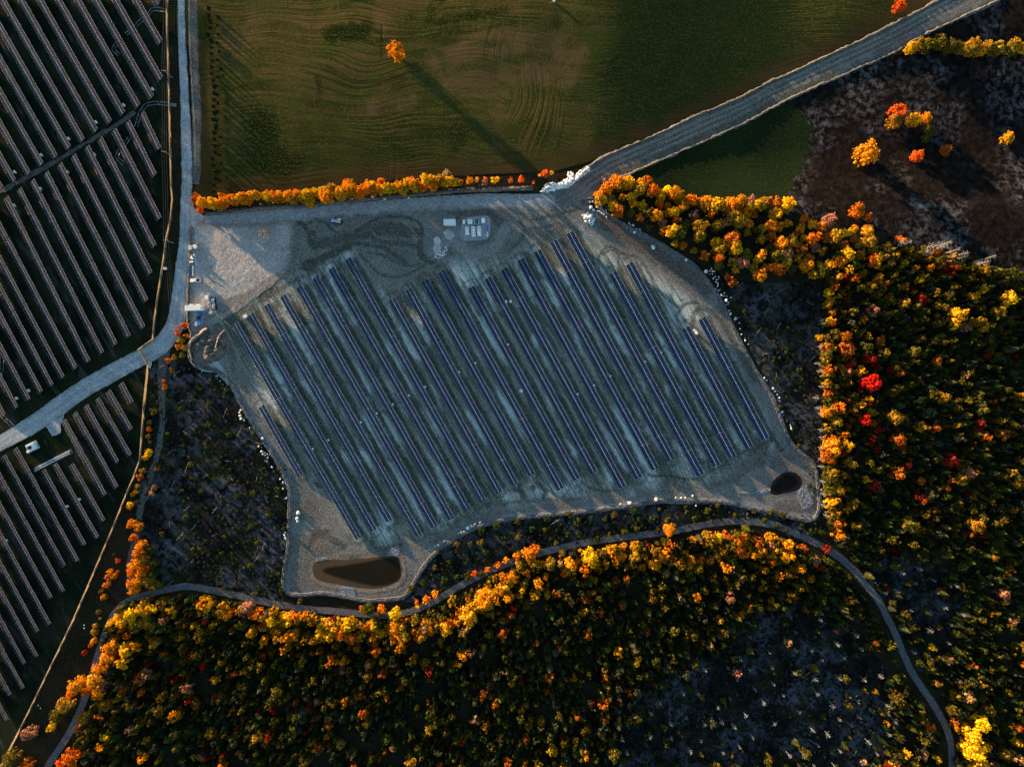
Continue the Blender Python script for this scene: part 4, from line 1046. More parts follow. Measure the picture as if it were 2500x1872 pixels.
tag(MB().box((0, 0, 0.25), (1.0, 4.2, 0.45), taper=0.85).box((0.1, 0.4, 0.5), (0.7, 2.6, 0.2), taper=0.7).build('blue_tarp', M['blue'], None, loc=P(467.5, 663, 0.2)), 'blue tarp bundle left of the long white pipes', 'tarp')
# a small lifter with a bent boom
r = prop('boom_lifter', 468.5, 640, 0.3, 'white lifter with a bent boom below the cable reels', 'lifter')
MB().box((0, 0, 0.7), (1.6, 1.0, 0.6)).box((-0.3, 0, 1.2), (0.8, 0.8, 0.5)).build('body', M['white'], r)
MB().tube((0.4, 0, 1.2), (1.5, -0.7, 1.6), 0.12, n=6).tube((1.5, -0.7, 1.6), (2.6, -0.4, 0.9), 0.1, n=6).build('boom', M['offwhite'], r)
for x in (-0.55, 0.55):
    for s_ in (-1, 1): MB().tube((x, s_ * 0.45, 0.35), (x, s_ * 0.65, 0.35), 0.35, n=10).build('wheel', M['black'], r)
r = prop('green_bench_frame', 367, 891, 1.3, 'pale green gate panel leaning by the fence corner', 'gate panel')
for s_ in (-1, 1): MB().box((0, s_ * 0.5, 0.6), (3.2, 0.35, 0.5)).build('rail', M['lgreen'], r)
MB().box((0, 0, 0.4), (2.9, 0.5, 0.1)).build('base_plate', M['black'], r)

# ---------------------------------------------------------------- transformer pad
padp = [(1128, 540), (1136, 533), (1160, 529), (1193, 530), (1192, 580), (1150, 588), (1128, 586), (1122, 570)]
PADG = sheet('transformer_pad', padp, M['road'], 0.22, res=3, rough=1, seed=75, attrs={'rut': z0, 'verge': z0})
def transformer(px, py, n, label):
    H = 2.2; L = 4.6 if n == 3 else 3.7
    r = prop('battery_cabinet', px, py, math.radians(-86), label, 'power cabinet', 'white power cabinets on the pad')
    MB().box((0, 0, H / 2), (L, 2.1, H)).build('housing', M['white'], r)
    MB().box((-L / 2 - 0.2, 0, H * 0.45), (0.4, 1.4, H * 0.9)).build('end_box', M['white'], r)
    for k in range(n):
        x = -L / 2 + (k + 0.8) * L / (n + 0.5)
        for s_ in (-1, 1):
            v = MB().box((x, s_ * 0.62, H + 0.03), (0.62, 0.36, 0.08)).build('vent', M['black'], r)
            MB().box((x, s_ * 0.62, H + 0.08), (0.66, 0.06, 0.04)).build('vent_bar', M['steel'], v)
    MB().box((-L / 2 + 0.35, 0, H + 0.03), (0.3, 1.0, 0.08)).build('hatch', M['black'], r)
    for k in range(n): MB().box((-L / 2 + (k + 0.6) * L / n, 1.07, H / 2), (L / n * 0.8, 0.04, H * 0.8)).build('door', M['offwhite'], r)
    return r
transformer(1141, 565.5, 2, 'left and shortest of three white vented power cabinets on the pad')
transformer(1156, 567.5, 3, 'middle of three white vented power cabinets on the pad')
transformer(1170, 566.5, 3, 'right of three white vented power cabinets on the pad')
cabinet(1133, 543.5, 0, (0.95, 2.0, 2.0), 'narrow white cabinet at the upper left of the transformer pad')
rr = cabinet(1148, 543, 0, (2.4, 2.1, 1.6), 'white switchgear cabinet with a notched roof, second from the pad\'s left')
MB().box((0, 0.1, 1.75), (1.5, 0.3, 0.14)).build('roof_rail', M['steel'], rr)
tf = prop('green_transformer', 1164, 543, 0, 'dark green transformer between white plates on the pad', 'transformer')
MB().box((0, 0, 0.12), (2.6, 2.2, 0.24)).build('plinth', M['white'], tf)
MB().box((0.05, 0.1, 1.15), (1.7, 1.9, 1.8)).build('tank', M['green'], tf)
for s_ in (-1, 1): MB().box((s_ * 1.05, -0.2, 1.0), (0.2, 1.5, 1.4)).build('radiator', M['white'] if s_ < 0 else M['offwhite'], tf)
for k in (-1, 0, 1): MB().tube((k * 0.45, 0.3, 2.05), (k * 0.45, 0.3, 2.45), 0.1, 0.06, n=8).build('bushing', M['black'], tf)
cabinet(1180, 540.5, 0, (1.7, 2.4, 1.9), 'white cabinet at the upper right corner of the transformer pad')
tag(MB().box((0, 0, 0.5), (0.35, 3.0, 0.9)).box((0, 0, 0.98), (0.45, 3.1, 0.06)).build('cable_tray', M['blue'], None, loc=P(1190.5, 558, 0.25)), 'blue cable tray at the right edge of the transformer pad', 'tray')
tag(MB().box((0, 0, 0.5), (0.4, 2.3, 0.9)).box((0, 0, 0.98), (0.5, 2.4, 0.06)).build('white_barrier', M['white'], None, loc=P(1190, 572.5, 0.25)), 'white barrier at the lower right edge of the transformer pad', 'barrier')
r = prop('generator', 1118.5, 534.5, 0.2, 'small dark generator right of the white storage container', 'generator')
MB().box((0, 0, 0.7), (1.6, 1.0, 1.0)).build('body', M['black'], r); MB().box((0, -0.45, 0.6), (1.0, 0.25, 0.5)).build('front_panel', M['white'], r); MB().tube((0.5, 0.2, 1.2), (0.5, 0.2, 1.7), 0.08, n=6).build('exhaust', M['steel'], r)
mound('spoil_bank', [(1130, 528), (1150, 518), (1190, 514), (1215, 520), (1226, 540), (1218, 556), (1204, 545), (1196, 528), (1160, 527)], M['mound'], 1.3, 'rough brown spoil bank curling round the top of the transformer pad', 'bank', 77, rough_h=1.5)

# lower left transformer skid and the double line of concrete blocks
r = empty('transformer_skid', P(80, 1090, 0.1), math.radians(26), 'white transformer skid on the grass below the gravel road', 'transformer')
MB().box((0, 0, 0.15), (6.6, 4.6, 0.3)).build('base_slab', M['concrete'], r)
MB().box((0.3, 1.3, 1.2), (4.6, 1.1, 1.9)).build('rear_cabinet', M['offwhite'], r)
MB().box((1.5, -0.1, 1.1), (1.9, 2.0, 1.6)).build('right_cabinet', M['offwhite'], r)
MB().box((-1.0, -0.1, 1.0), (1.7, 1.7, 1.5)).build('tank', M['black'], r)
MB().box((-0.6, -1.5, 0.9), (5.4, 0.9, 1.3)).build('front_cabinet', M['white'], r)
MB().box((-2.9, -1.6, 0.8), (0.9, 1.3, 1.1)).build('end_box', M['white'], r)
for k in range(4): MB().box((-2.0 + k * 1.1, -1.97, 0.9), (0.9, 0.04, 1.0)).build('door', M['offwhite'], r)
blk = MB().box((0, 0, 0.35), (0.66, 0.42, 0.7), taper=0.9).mesh('block', [M['white']])
a = np.array((86.0, 1147.0)); b = np.array((173.0, 1100.0)); d = (b - a) / 20
tr = empty('equipment_rack', P(130, 1124, 0.0), math.radians(27), 'diagonal double line of white blocks on a dark strip in the lower left block', 'rack')
MB().box((0, 0, 0.12), (23.0, 3.0, 0.16)).build('base_strip', M['wet'], tr)
for k in range(18):
    for s_ in (-1, 1): obj('block', blk, tr, (-10.2 + k * 1.18 + 0.3 * s_, s_ * 0.55, 0.2))
MB().tube((11.0, 0.6, 0.3), (11.0, 0.6, 1.6), 0.08, n=6).build('post', M['white'], tr)

# ---------------------------------------------------------------- fence, poles, wires
FENCE = C(0, 0, [(1413, -180), (1416, 200), (1425, 500), (1432, 760), (1437, 1000), (1444, 1300), (1452, 1587)]) + C(0, 460, [(1460, 100), (1448, 250), (1410, 430), (1380, 650), (1340, 900), (1312, 1100), (1297, 1270), (1175, 1358), (1255, 1490), (1245, 1600)]) + C(0, 920, [(1225, 200), (1207, 450), (1190, 690), (1140, 830), (1080, 970), (960, 1270), (870, 1480), (795, 1656)]) + C(0, 1392, [(620, 430), (440, 800), (320, 1050), (200, 1290), (60, 1560), (-40, 1750)])
fr = empty('perimeter_fence', P(395, 700), 0, 'tan chain-link perimeter fence running down the edge of the left solar farm', 'fence')
FH = 2.3
fpx = np.array(FENCE)
post_me = MB().tube((0, 0, -0.2), (0, 0, FH + 0.08), 0.07, n=6).mesh('fence_post', [M['steel']])
for i in range(len(fpx) - 1):
    L = np.hypot(*(fpx[i + 1] - fpx[i])) * S
    n = max(2, int(L / 1.2)); V = []; F = []; tt = np.linspace(0, 1, n)
    pts = [P(*(fpx[i] + (fpx[i + 1] - fpx[i]) * t), 0.0) - fr.location for t in tt]
    # fabric: thin slats of wire standing side by side with small gaps
    mbp = MB()
    for k in range(n - 1):
        p0, p1 = pts[k], pts[k + 1]; dd = (p1 - p0)
        for j in range(3):
            q0 = p0 + dd * (j / 3.0); q1 = p0 + dd * ((j + 0.72) / 3.0)
            mbp.add([q0 + Vector((0, 0, .05)), q1 + Vector((0, 0, .05)), q1 + Vector((0, 0, FH)), q0 + Vector((0, 0, FH))], [(0, 1, 2, 3)])
    mbp.build('fence_fabric', M['chain'], fr)
    mr = MB()
    for k in range(n - 1): mr.tube(pts[k] + Vector((0, 0, FH)), pts[k + 1] + Vector((0, 0, FH)), 0.05, n=5, caps=False)
    mr.build('top_rail', M['chain'], fr)
    for k in range(0, n - 1, 3): obj('post', post_me, fr, pts[k])
def pole(px, py, label, hgt=9.0, rz=0.0, seen=None):
    r = empty('utility_pole', P(px, py), rz, label, 'utility pole', 'utility poles along the gravel road')
    MB().tube((0, 0, -0.3), (0, 0, hgt), 0.17, 0.11, n=8).build('pole', M['pole'], r)
    ca = MB().box((0, 0, hgt - 0.5), (2.8, 0.14, 0.16)).build('crossarm', M['pole'], r)
    for x in (-1.2, 0, 1.2): MB().tube((x, 0, hgt - 0.4), (x, 0, hgt - 0.1), 0.07, 0.05, n=6).build('insulator', M['white'], ca)
    return r
PL = [(420, 190), (420, 383), (424, 594), (441, 797)]
pole(*PL[0], 'topmost utility pole between the left solar farm and the gravel road')
pole(*PL[1], 'second utility pole down, beside the middle left block')
pole(*PL[2], 'third utility pole down, left of the yard')
pole(*PL[3], 'lowest utility pole, leaning out over the road bend', 9.0, 0.1)
tops = [P(425, -60) + Vector((0, 0, 8.8))] + [P(*p) + Vector((0, 0, 8.8)) for p in PL]
pw = empty('power_line', P(420, 200), 0, 'thin power wires strung between the utility poles', 'wires')
for x in (-1.2, 0, 1.2):
    mw = MB()
    for t0, t1 in zip(tops[:-1], tops[1:]):
        n = 10
        for k in range(n):
            f0, f1 = k / n, (k + 1) / n
            s0 = Vector((x, 0, -3.2 * f0 * (1 - f0))); s1 = Vector((x, 0, -3.2 * f1 * (1 - f1)))
            mw.tube(t0.lerp(t1, f0) + s0 - pw.location, t0.lerp(t1, f1) + s1 - pw.location, 0.035, n=4, caps=False)
    mw.build('wire', M['wire'], pw)

# ditches of stone in the left farm
for pts, lb in ((C(0, 0, [(1410, 95), (1340, 80), (1280, 85), (1250, 120), (1180, 180), (1110, 250), (1060, 290)]), 'upper curved stone ditch among the upper left rows'), (C(0, 0, [(1485, 888), (1400, 875), (1300, 870), (1235, 885), (1195, 930), (1165, 1000), (1145, 1070)]), 'stone ditch curling off the gravel road at the block gap'), (C(0, 0, [(1090, 1155), (1050, 1220), (1000, 1280), (985, 1325), (1040, 1380)]), 'hooked stone ditch between rows of the middle left block'), (C(0, 0, [(1000, 365), (955, 410), (1005, 470)]), 'short hooked stone ditch between upper left rows'), (C(0, 920, [(0, 310), (60, 370), (120, 430)]), 'short stone ditch joining the gravel road at the left edge'), (C(0, 460, [(20, 1400), (15, 1500), (0, 1600)]), 'blue stone ditch at the far left among the middle rows')):
    tag(ribbon('stone_ditch', pts, 9, M['riprap'], 0.07, step=3, cols=7, rough=2, seed=80, profile=lambda U, px, py: -0.25 * (1 - U ** 2) + 0.2 * vnoise(px / 2, py / 2, 3), ruts=False), lb, 'ditch', 'stone ditches of the left solar farm')

# ---------------------------------------------------------------- trees
def leaf_quads(g, centres, rad, n, size, up=0.35):
    """n leaf sprays around each clump centre, facing outwards"""
    V = []; 
    for c, r in zip(centres, rad):
        d = g.normal(size=(n, 3)); d /= np.linalg.norm(d, axis=1)[:, None]
        d[:, 2] = np.abs(d[:, 2]) * 0.8 + d[:, 2] * 0.2
        p = c + d * r * (0.55 + 0.5 * g.random((n, 1)))
        nn = d + g.normal(size=(n, 3)) * 0.55; nn[:, 2] += up; nn /= np.linalg.norm(nn, axis=1)[:, None]
        a = np.cross(nn, g.normal(size=(n, 3))); a /= np.linalg.norm(a, axis=1)[:, None]
        b = np.cross(nn, a)
        s1 = size * (0.6 + 0.8 * g.random((n, 1))); s2 = s1 * (0.6 + 0.6 * g.random((n, 1)))
        V.append(np.stack([p - a * s1, p - b * s2 * 0.8, p + a * s1, p + b * s2], 1).reshape(-1, 3))
    V = np.concatenate(V)
    return V, np.arange(len(V)).reshape(-1, 4)

def broadleaf_np(seed, clumps=18, n=30, size=0.13, zs=0.95):
    g = np.random.default_rng(seed)
    c = g.normal(size=(clumps, 3)); c /= np.linalg.norm(c, axis=1)[:, None]
    c[:, 2] = np.where(c[:, 2] < -0.85, -c[:, 2], c[:, 2])
    c *= (0.28 + 0.50 * g.random((clumps, 1)) ** 0.8); c[:, 2] *= zs
    c[:, :2] *= np.array([0.85 + 0.3 * g.random(), 0.85 + 0.3 * g.random()])
    k = max(4, clumps // 4); t = np.arange(k) * 6.283 / k + g.random(k) * 0.6
    skirt = np.stack([np.cos(t) * (0.35 + 0.2 * g.random(k)), np.sin(t) * (0.35 + 0.2 * g.random(k)), -0.62 - 0.16 * g.random(k)], 1)
    c = np.concatenate([c, skirt])
    return leaf_quads(g, c, 0.20 + 0.24 * g.random(len(c)), n, size)

def conifer_np(seed, tiers=7, fr=8):
    g = np.random.default_rng(seed); V = []; F = []
    H = 3.3
    for t in range(tiers):
        f = t / (tiers - 1); z = 0.35 + (H - 0.55) * f
        r = (1.0 - f) ** 0.85 * 0.96 + 0.10
        for k in range(fr):
            a = 2 * math.pi * (k + 0.5 * (t % 2)) / fr + g.normal() * 0.18
            rr = r * (0.75 + 0.45 * g.random()); w = 0.75 * rr * math.pi / fr + 0.06
            ca, sa = math.cos(a), math.sin(a); b = len(V)
            V += [(0, 0, z + 0.34 * (1.2 - f)), (ca * rr * 0.6 - sa * w, sa * rr * 0.6 + ca * w, z + 0.04), (ca * rr, sa * rr, z - 0.16), (ca * rr * 0.6 + sa * w, sa * rr * 0.6 - ca * w, z + 0.04)]
            F.append((b, b + 1, b + 2, b + 3))
    b = len(V); V += [(0.07, 0, H - 0.3), (0, 0.07, H - 0.3), (-0.07, -0.05, H - 0.3), (0, 0, H + 0.2)]
    F += [(b, b + 1, b + 3, b + 3), (b + 1, b + 2, b + 3, b + 3), (b + 2, b, b + 3, b + 3)][:0]
    return np.array(V), np.array(F)

def trunk_mesh(seed, hgt=1.9, r=0.075, limbs=5, mat='bark'):
    g = random.Random(seed); b = MB()
    p0 = Vector((0, 0, -0.05)); p1 = Vector((g.uniform(-.06, .06), g.uniform(-.06, .06), hgt * 0.5)); p2 = Vector((g.uniform(-.1, .1), g.uniform(-.1, .1), hgt))
    b.tube(p0, p1, r, r * 0.8, n=6, caps=False); b.tube(p1, p2, r * 0.8, r * 0.35, n=6, caps=False)
    for k in range(limbs):
        t = g.uniform(0.0, 0.9); s_ = p1.lerp(p2, t); a = 2 * math.pi * k / limbs + g.uniform(-.4, .4)
        e = s_ + Vector((math.cos(a), math.sin(a), g.uniform(0.5, 1.1))) * g.uniform(0.35, 0.6)
        b.tube(s_, e, r * 0.4, r * 0.12, n=4, caps=False)
    return b.mesh('trunk', [M[mat]])

def bare_mesh(seed, hgt=3.2, n=16, mat='pale', thick=0.05):
    g = random.Random(seed); b = MB()
    top = Vector((g.uniform(-.15, .15), g.uniform(-.15, .15), hgt))
    br = MB()
    b.tube((0, 0, -0.05), top * 0.55, thick * 1.5, thick, n=5, caps=False); b.tube(top * 0.55, top, thick, thick * 0.3, n=5, caps=False)
    for k in range(n):
        t = 0.35 + 0.62 * k / n; s_ = top * t; a = k * 2.4 + g.uniform(-.4, .4); L = (1.15 - t) * g.uniform(0.9, 1.5)
        e = s_ + Vector((math.cos(a), math.sin(a), g.uniform(0.4, 0.9))) * L
        br.tube(s_, e, thick * 0.55, thick * 0.2, n=4, caps=False)
        for j in range(2):
            q = s_.lerp(e, g.uniform(.4, .8)); a2 = a + g.uniform(-1, 1)
            br.tube(q, q + Vector((math.cos(a2), math.sin(a2), g.uniform(.3, .9))) * L * 0.5, thick * 0.35, thick * 0.15, n=3, caps=False)
    return b.mesh('bare_trunk', [M[mat]]), br.mesh('bare_branches', [M[mat]])

BL = [mesh_np('crown', *broadleaf_np(100 + k, 26, 34, 0.088), [M['leaf']]) for k in range(9)]
SHR = [mesh_np('foliage', *broadleaf_np(200 + k, 10, 18, 0.17, 0.7), [M['leaf']]) for k in range(4)]
CN = [mesh_np('crown', *conifer_np(300 + k, 8, 9), [M['leaf']]) for k in range(5)]
TR = [trunk_mesh(400 + k) for k in range(4)]
TRC = [trunk_mesh(420 + k, 2.6, 0.06, 0) for k in range(2)]
STEM = [trunk_mesh(430 + k, 0.5, 0.05, 3) for k in range(2)]
BARE = [bare_mesh(440 + k) for k in range(5)]
YB = bare_mesh(499, 2.6, 70, 'bark', 0.03)
BARET = [bare_mesh(460 + k, mat='bark') for k in range(2)]

COLS = {'golden yellow': (0.66, 0.36, 0.015), 'bright yellow': (0.74, 0.46, 0.012), 'amber orange': (0.66, 0.255, 0.012), 'orange': (0.64, 0.175, 0.010), 'rust orange': (0.42, 0.120, 0.018), 'red-orange': (0.62, 0.105, 0.015),
        'crimson': (0.48, 0.018, 0.012), 'dark red': (0.22, 0.022, 0.014), 'olive': (0.125, 0.105, 0.018), 'olive green': (0.065, 0.072, 0.014), 'green': (0.030, 0.058, 0.014), 'dark green': (0.014, 0.028, 0.014),
        'dull gold': (0.34, 0.20, 0.020), 'pinkish brown': (0.34, 0.165, 0.105), 'tan': (0.36, 0.22, 0.095), 'grey-green': (0.060, 0.070, 0.044)}
def jit(c, g=random, a=0.16):
    k = 1 + g.uniform(-a, a); return (min(1, c[0] * k * (1 + g.uniform(-.06, .06))), min(1, c[1] * k * (1 + g.uniform(-.12, .12))), c[2] * k, 1)

PENDING = {}      # zone -> list of dicts, labelled once all are known
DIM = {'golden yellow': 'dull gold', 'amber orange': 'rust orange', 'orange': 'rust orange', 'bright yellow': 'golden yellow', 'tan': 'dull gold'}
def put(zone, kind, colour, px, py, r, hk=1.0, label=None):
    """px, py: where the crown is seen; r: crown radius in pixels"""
    if zone == 'right_wood' and px > 2150 and py > 820: colour = DIM.get(colour, colour)  # vignette put into the leaf colours here
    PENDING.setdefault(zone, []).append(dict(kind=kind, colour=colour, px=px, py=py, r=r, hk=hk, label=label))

def grow(d, label, group, cat, name):
    r = d['r'] * S; kind = d['kind']; rz = random.uniform(0, 6.28)
    if kind == 'broad':
        hc = r * 1.12 * d['hk']
        root = empty(name, base_of(d['px'], d['py'], hc), rz, label, cat, group)
        t = obj('trunk', random.choice(TR), root, scale=(r, r, r * 0.85 * d['hk']))
        c = obj('crown', random.choice(BL), root, (0, 0, hc), scale=(r * 1.06, r * 1.06, r * 1.22 * d['hk'])); c.color = jit(COLS[d['colour']])
    elif kind == 'shrub':
        hc = r * 0.75
        root = empty(name, base_of(d['px'], d['py'], hc), rz, label, cat, group)
        obj('stem', random.choice(STEM), root, scale=(r, r, r * 1.2))
        c = obj('foliage', random.choice(SHR), root, (0, 0, hc), scale=(r * 1.1, r * 1.1, r)); c.color = jit(COLS[d['colour']])
    elif kind == 'conifer':
        root = empty(name, base_of(d['px'], d['py'], r * 2.3 * d['hk']), rz, label, cat, group)
        obj('trunk', random.choice(TRC), root, scale=(r, r, r * d['hk']))
        c = obj('crown', random.choice(CN), root, (0, 0, r * 0.3), scale=(r, r, r * d['hk'])); c.color = jit(COLS[d['colour']])
    else:
        tb, bb = YB if d['r'] > 20 else random.choice(BARE)
        root = empty(name, base_of(d['px'], d['py'], r * 2.2 * d['hk']), rz, label, cat, group)
        obj('trunk', tb, root, scale=(r, r, r * d['hk'])); obj('branches', bb, root, scale=(r, r, r * d['hk']))
    return root

# shared sampling -------------------------------------------------------------
def scatter(poly, spacing, g, tries=None, keep=None):
    p = np.asarray(poly, float); lo, hi = p.min(0), p.max(0)
    n = int((hi[0] - lo[0]) * (hi[1] - lo[1]) / spacing ** 2 * 2.2)
    q = lo + g.random((n, 2)) * (hi - lo); q = q[inside(q, p)]
    if keep is not None: q = q[keep(q)]
    cell = {}; out = []
    for x, y in q:
        i, j = int(x / spacing), int(y / spacing); ok = True
        for a in (-1, 0, 1):
            for b in (-1, 0, 1):
                for (u, v) in cell.get((i + a, j + b), ()):
                    if (u - x) ** 2 + (v - y) ** 2 < (spacing * 0.82) ** 2: ok = False; break
                if not ok: break
            if not ok: break
        if ok: cell.setdefault((i, j), []).append((x, y)); out.append((x, y))
    return np.array(out)
def pick(g, table):
    ks = list(table); w = np.array([table[k] for k in ks], float); return ks[g.choice(len(ks), p=w / w.sum())]
def along(pts, step, jit_, g):
    ln = smooth_line(pts, 2.0); d = np.r_[0, np.cumsum(np.hypot(*np.diff(ln, axis=0).T))]
    t = np.arange(step / 2, d[-1], step); t = t + g.normal(size=len(t)) * step * 0.2
    return np.stack([np.interp(t, d, ln[:, 0]), np.interp(t, d, ln[:, 1])], 1) + g.normal(size=(len(t), 2)) * jit_
G = np.random.default_rng(5)
WARM = {'golden yellow': 4, 'amber orange': 5, 'bright yellow': 2, 'orange': 3, 'rust orange': 1.2, 'dull gold': 1.5, 'pinkish brown': 0.8}

# hedgerow along the gravel road above the site
HEDGE = [(484, 500), (560, 490), (640, 482), (720, 480), (800, 472), (880, 465), (960, 457), (1040, 449), (1100, 447)]
HW = {'golden yellow': 4, 'amber orange': 6, 'orange': 2.5, 'bright yellow': 1, 'dull gold': 0.8, 'rust orange': 0.6, 'pinkish brown': 0.4}
for q in along(HEDGE, 12, 5, G): put('hedge', 'broad', pick(G, HW), q[0], q[1], G.uniform(11, 15) + 3 * math.exp(-((q[0] - 880) / 200) ** 2), 1.2)
for q in along([(500, 490), (760, 470), (860, 455), (960, 447), (1090, 440)], 24, 4, G): put('hedge', 'broad', pick(G, HW), q[0], q[1], G.uniform(9, 13), 1.2)
for q in along([(1110, 444), (1160, 441), (1220, 437)], 12, 3, G): put('hedge', 'broad', pick(G, WARM), q[0], q[1], G.uniform(7, 10), 1.2)
for (x, y, r_, c) in [(1091, 427, 13, 'tan'), (1273, 437, 11, 'red-orange'), (1303, 446, 6, 'red-orange'), (1331, 425, 11, 'red-orange'), (1348, 421, 6, 'bright yellow'), (1318, 428, 6, 'golden yellow'), (1247, 440, 8, 'orange'), (1069, 452, 8, 'crimson'), (757, 496, 13, 'golden yellow'), (479, 486, 14, 'rust orange'), (488, 512, 11, 'red-orange')]: put('hedge', 'broad', c, x, y, r_, 0.9)

# wood edge right of the junction (strip up to the right border)
STRIP = [(1452, 488), (1478, 450), (1520, 436), (1570, 446), (1640, 476), (1720, 494), (1800, 500), (1860, 496), (1940, 508), (2000, 528), (2080, 552), (2150, 570), (2210, 585), (2150, 640), (2060, 650), (1990, 670), (1900, 662), (1850, 672), (1790, 668), (1720, 640), (1690, 615), (1640, 590), (1580, 555), (1520, 522), (1470, 508)]
for q in scatter(STRIP, 22, G):
    top = q[1] < 470 + (q[0] - 1450) * 0.135 + 30
    c = pick(G, WARM) if top or G.random() < 0.35 else pick(G, {'dull gold': 3, 'olive': 3, 'rust orange': 3, 'olive green': 1.5, 'pinkish brown': 1.5, 'golden yellow': 0.7})  # tree mix, with sunlit upper row and shaded inside put into colours
    put('strip', 'broad', c, q[0], q[1], G.uniform(10, 19), G.uniform(0.8, 1.25))
for (x, y, r_, c) in [(1885, 650, 15, 'orange'), (1908, 661, 15, 'red-orange'), (1750, 619, 8, 'crimson'), (2095, 515, 19, 'orange'), (2122, 530, 14, 'rust orange'), (2060, 640, 13, 'orange'), (1788, 690, 14, 'rust orange'), (1776, 676, 10, 'rust orange')]: put('strip', 'broad', c, x, y, r_, 1.0)
for q in along([(1458, 478), (1485, 448), (1525, 436), (1575, 448), (1640, 474), (1720, 492), (1800, 498), (1860, 494), (1940, 505)], 17, 4, G): put('strip', 'broad', pick(G, WARM), q[0], q[1], G.uniform(13, 19), 1.1)

# edge of the right-hand wood facing the clearing
for q in along([(2020, 700), (2018, 800), (2022, 900), (2020, 1000), (2026, 1100), (2030, 1200), (2036, 1290)], 25, 7, G): put('right_edge', 'broad', pick(G, {'dull gold': 3, 'olive': 3, 'golden yellow': 2, 'rust orange': 2, 'amber orange': 2, 'olive green': 2}), q[0], q[1], G.uniform(11, 17), 1.15)
for (x, y, r_, c) in [(2034, 1094, 24, 'amber orange'), (2025, 1120, 19, 'orange'), (2031, 1160, 16, 'golden yellow'), (2043, 1192, 15, 'bright yellow'), (2037, 1250, 15, 'amber orange'), (2031, 843, 15, 'bright yellow'), (2040, 822, 14, 'olive'), (2069, 851, 20, 'rust orange'), (2045, 1004, 13, 'amber orange'), (2040, 1033, 10, 'dull gold')]: put('right_edge', 'broad', c, x, y, r_, 1.15)
# single trees that stand out in the right-hand wood
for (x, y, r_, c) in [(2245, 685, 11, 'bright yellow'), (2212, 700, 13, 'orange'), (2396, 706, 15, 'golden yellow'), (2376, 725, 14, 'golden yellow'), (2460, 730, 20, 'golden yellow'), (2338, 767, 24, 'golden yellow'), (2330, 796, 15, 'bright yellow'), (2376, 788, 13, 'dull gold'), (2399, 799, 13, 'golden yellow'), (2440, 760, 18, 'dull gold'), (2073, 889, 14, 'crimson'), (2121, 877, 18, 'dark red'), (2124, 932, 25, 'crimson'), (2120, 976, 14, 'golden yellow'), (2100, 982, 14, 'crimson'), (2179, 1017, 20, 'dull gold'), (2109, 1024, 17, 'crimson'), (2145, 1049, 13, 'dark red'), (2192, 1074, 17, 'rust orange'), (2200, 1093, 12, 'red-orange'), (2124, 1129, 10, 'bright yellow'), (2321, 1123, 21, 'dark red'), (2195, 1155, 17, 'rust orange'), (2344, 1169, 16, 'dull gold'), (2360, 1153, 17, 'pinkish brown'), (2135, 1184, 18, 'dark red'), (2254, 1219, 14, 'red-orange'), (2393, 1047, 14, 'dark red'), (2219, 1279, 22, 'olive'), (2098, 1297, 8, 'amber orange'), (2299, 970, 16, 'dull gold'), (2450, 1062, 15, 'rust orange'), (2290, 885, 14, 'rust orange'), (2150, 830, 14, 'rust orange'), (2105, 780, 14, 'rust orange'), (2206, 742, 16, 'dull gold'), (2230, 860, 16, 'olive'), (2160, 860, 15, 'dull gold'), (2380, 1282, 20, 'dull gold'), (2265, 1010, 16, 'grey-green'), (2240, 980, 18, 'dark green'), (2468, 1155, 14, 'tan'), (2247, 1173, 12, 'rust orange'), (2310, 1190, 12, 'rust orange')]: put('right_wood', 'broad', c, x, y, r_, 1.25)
# lower right corner
for (x, y, r_, c) in [(2345, 1668, 12, 'amber orange'), (2362, 1700, 16, 'tan'), (2318, 1612, 14, 'tan'), (2415, 1728, 13, 'amber orange'), (2397, 1763, 20, 'bright yellow'), (2368, 1788, 24, 'bright yellow'), (2372, 1832, 26, 'bright yellow'), (2400, 1822, 16, 'golden yellow'), (2396, 1670, 12, 'dull gold'), (2390, 1865, 22, 'golden yellow'), (2487, 1748, 11, 'amber orange'), (2480, 1808, 14, 'golden yellow'), (2430, 1785, 8, 'golden yellow'), (2211, 1838, 13, 'golden yellow'), (2288, 1852, 11, 'golden yellow'), (2178, 1866, 10, 'golden yellow'), (2272, 1775, 14, 'rust orange'), (2165, 1766, 8, 'amber orange'), (2250, 1842, 14, 'tan'), (2235, 1862, 12, 'dull gold'), (2452, 1840, 14, 'dull gold'), (2140, 1690, 9, 'dull gold'), (2460, 1690, 12, 'dull gold'), (2110, 1860, 9, 'tan')]: put('corner', 'broad', c, x, y, r_, 1.2)

# front edge of the lower wood along the forest track
FRONT = [(405, 1470), (470, 1462), (540, 1478), (600, 1492), (700, 1505), (800, 1514), (900, 1524), (960, 1530), (1030, 1515), (1090, 1488), (1150, 1455), (1200, 1428), (1250, 1405)]
for k, q in enumerate(along([(490, 1478), (600, 1498), (700, 1512), (800, 1520), (900, 1530), (980, 1536)], 17, 5, G)): put('front', 'broad', pick(G, WARM), q[0], q[1], G.uniform(13, 19), 1.0)
for q in along([(620, 1525), (720, 1540), (820, 1548), (920, 1556), (1000, 1555), (1080, 1540)], 20, 9, G): put('front', 'broad', pick(G, {**WARM, 'dull gold': 4, 'rust orange': 3}), q[0], q[1], G.uniform(13, 19), 1.05)
for q in along([(1040, 1540), (1090, 1520), (1140, 1495), (1175, 1460), (1215, 1435), (1262, 1395)], 17, 8, G): put('front', 'broad', pick(G, WARM), q[0], q[1], G.uniform(14, 21), 1.0)
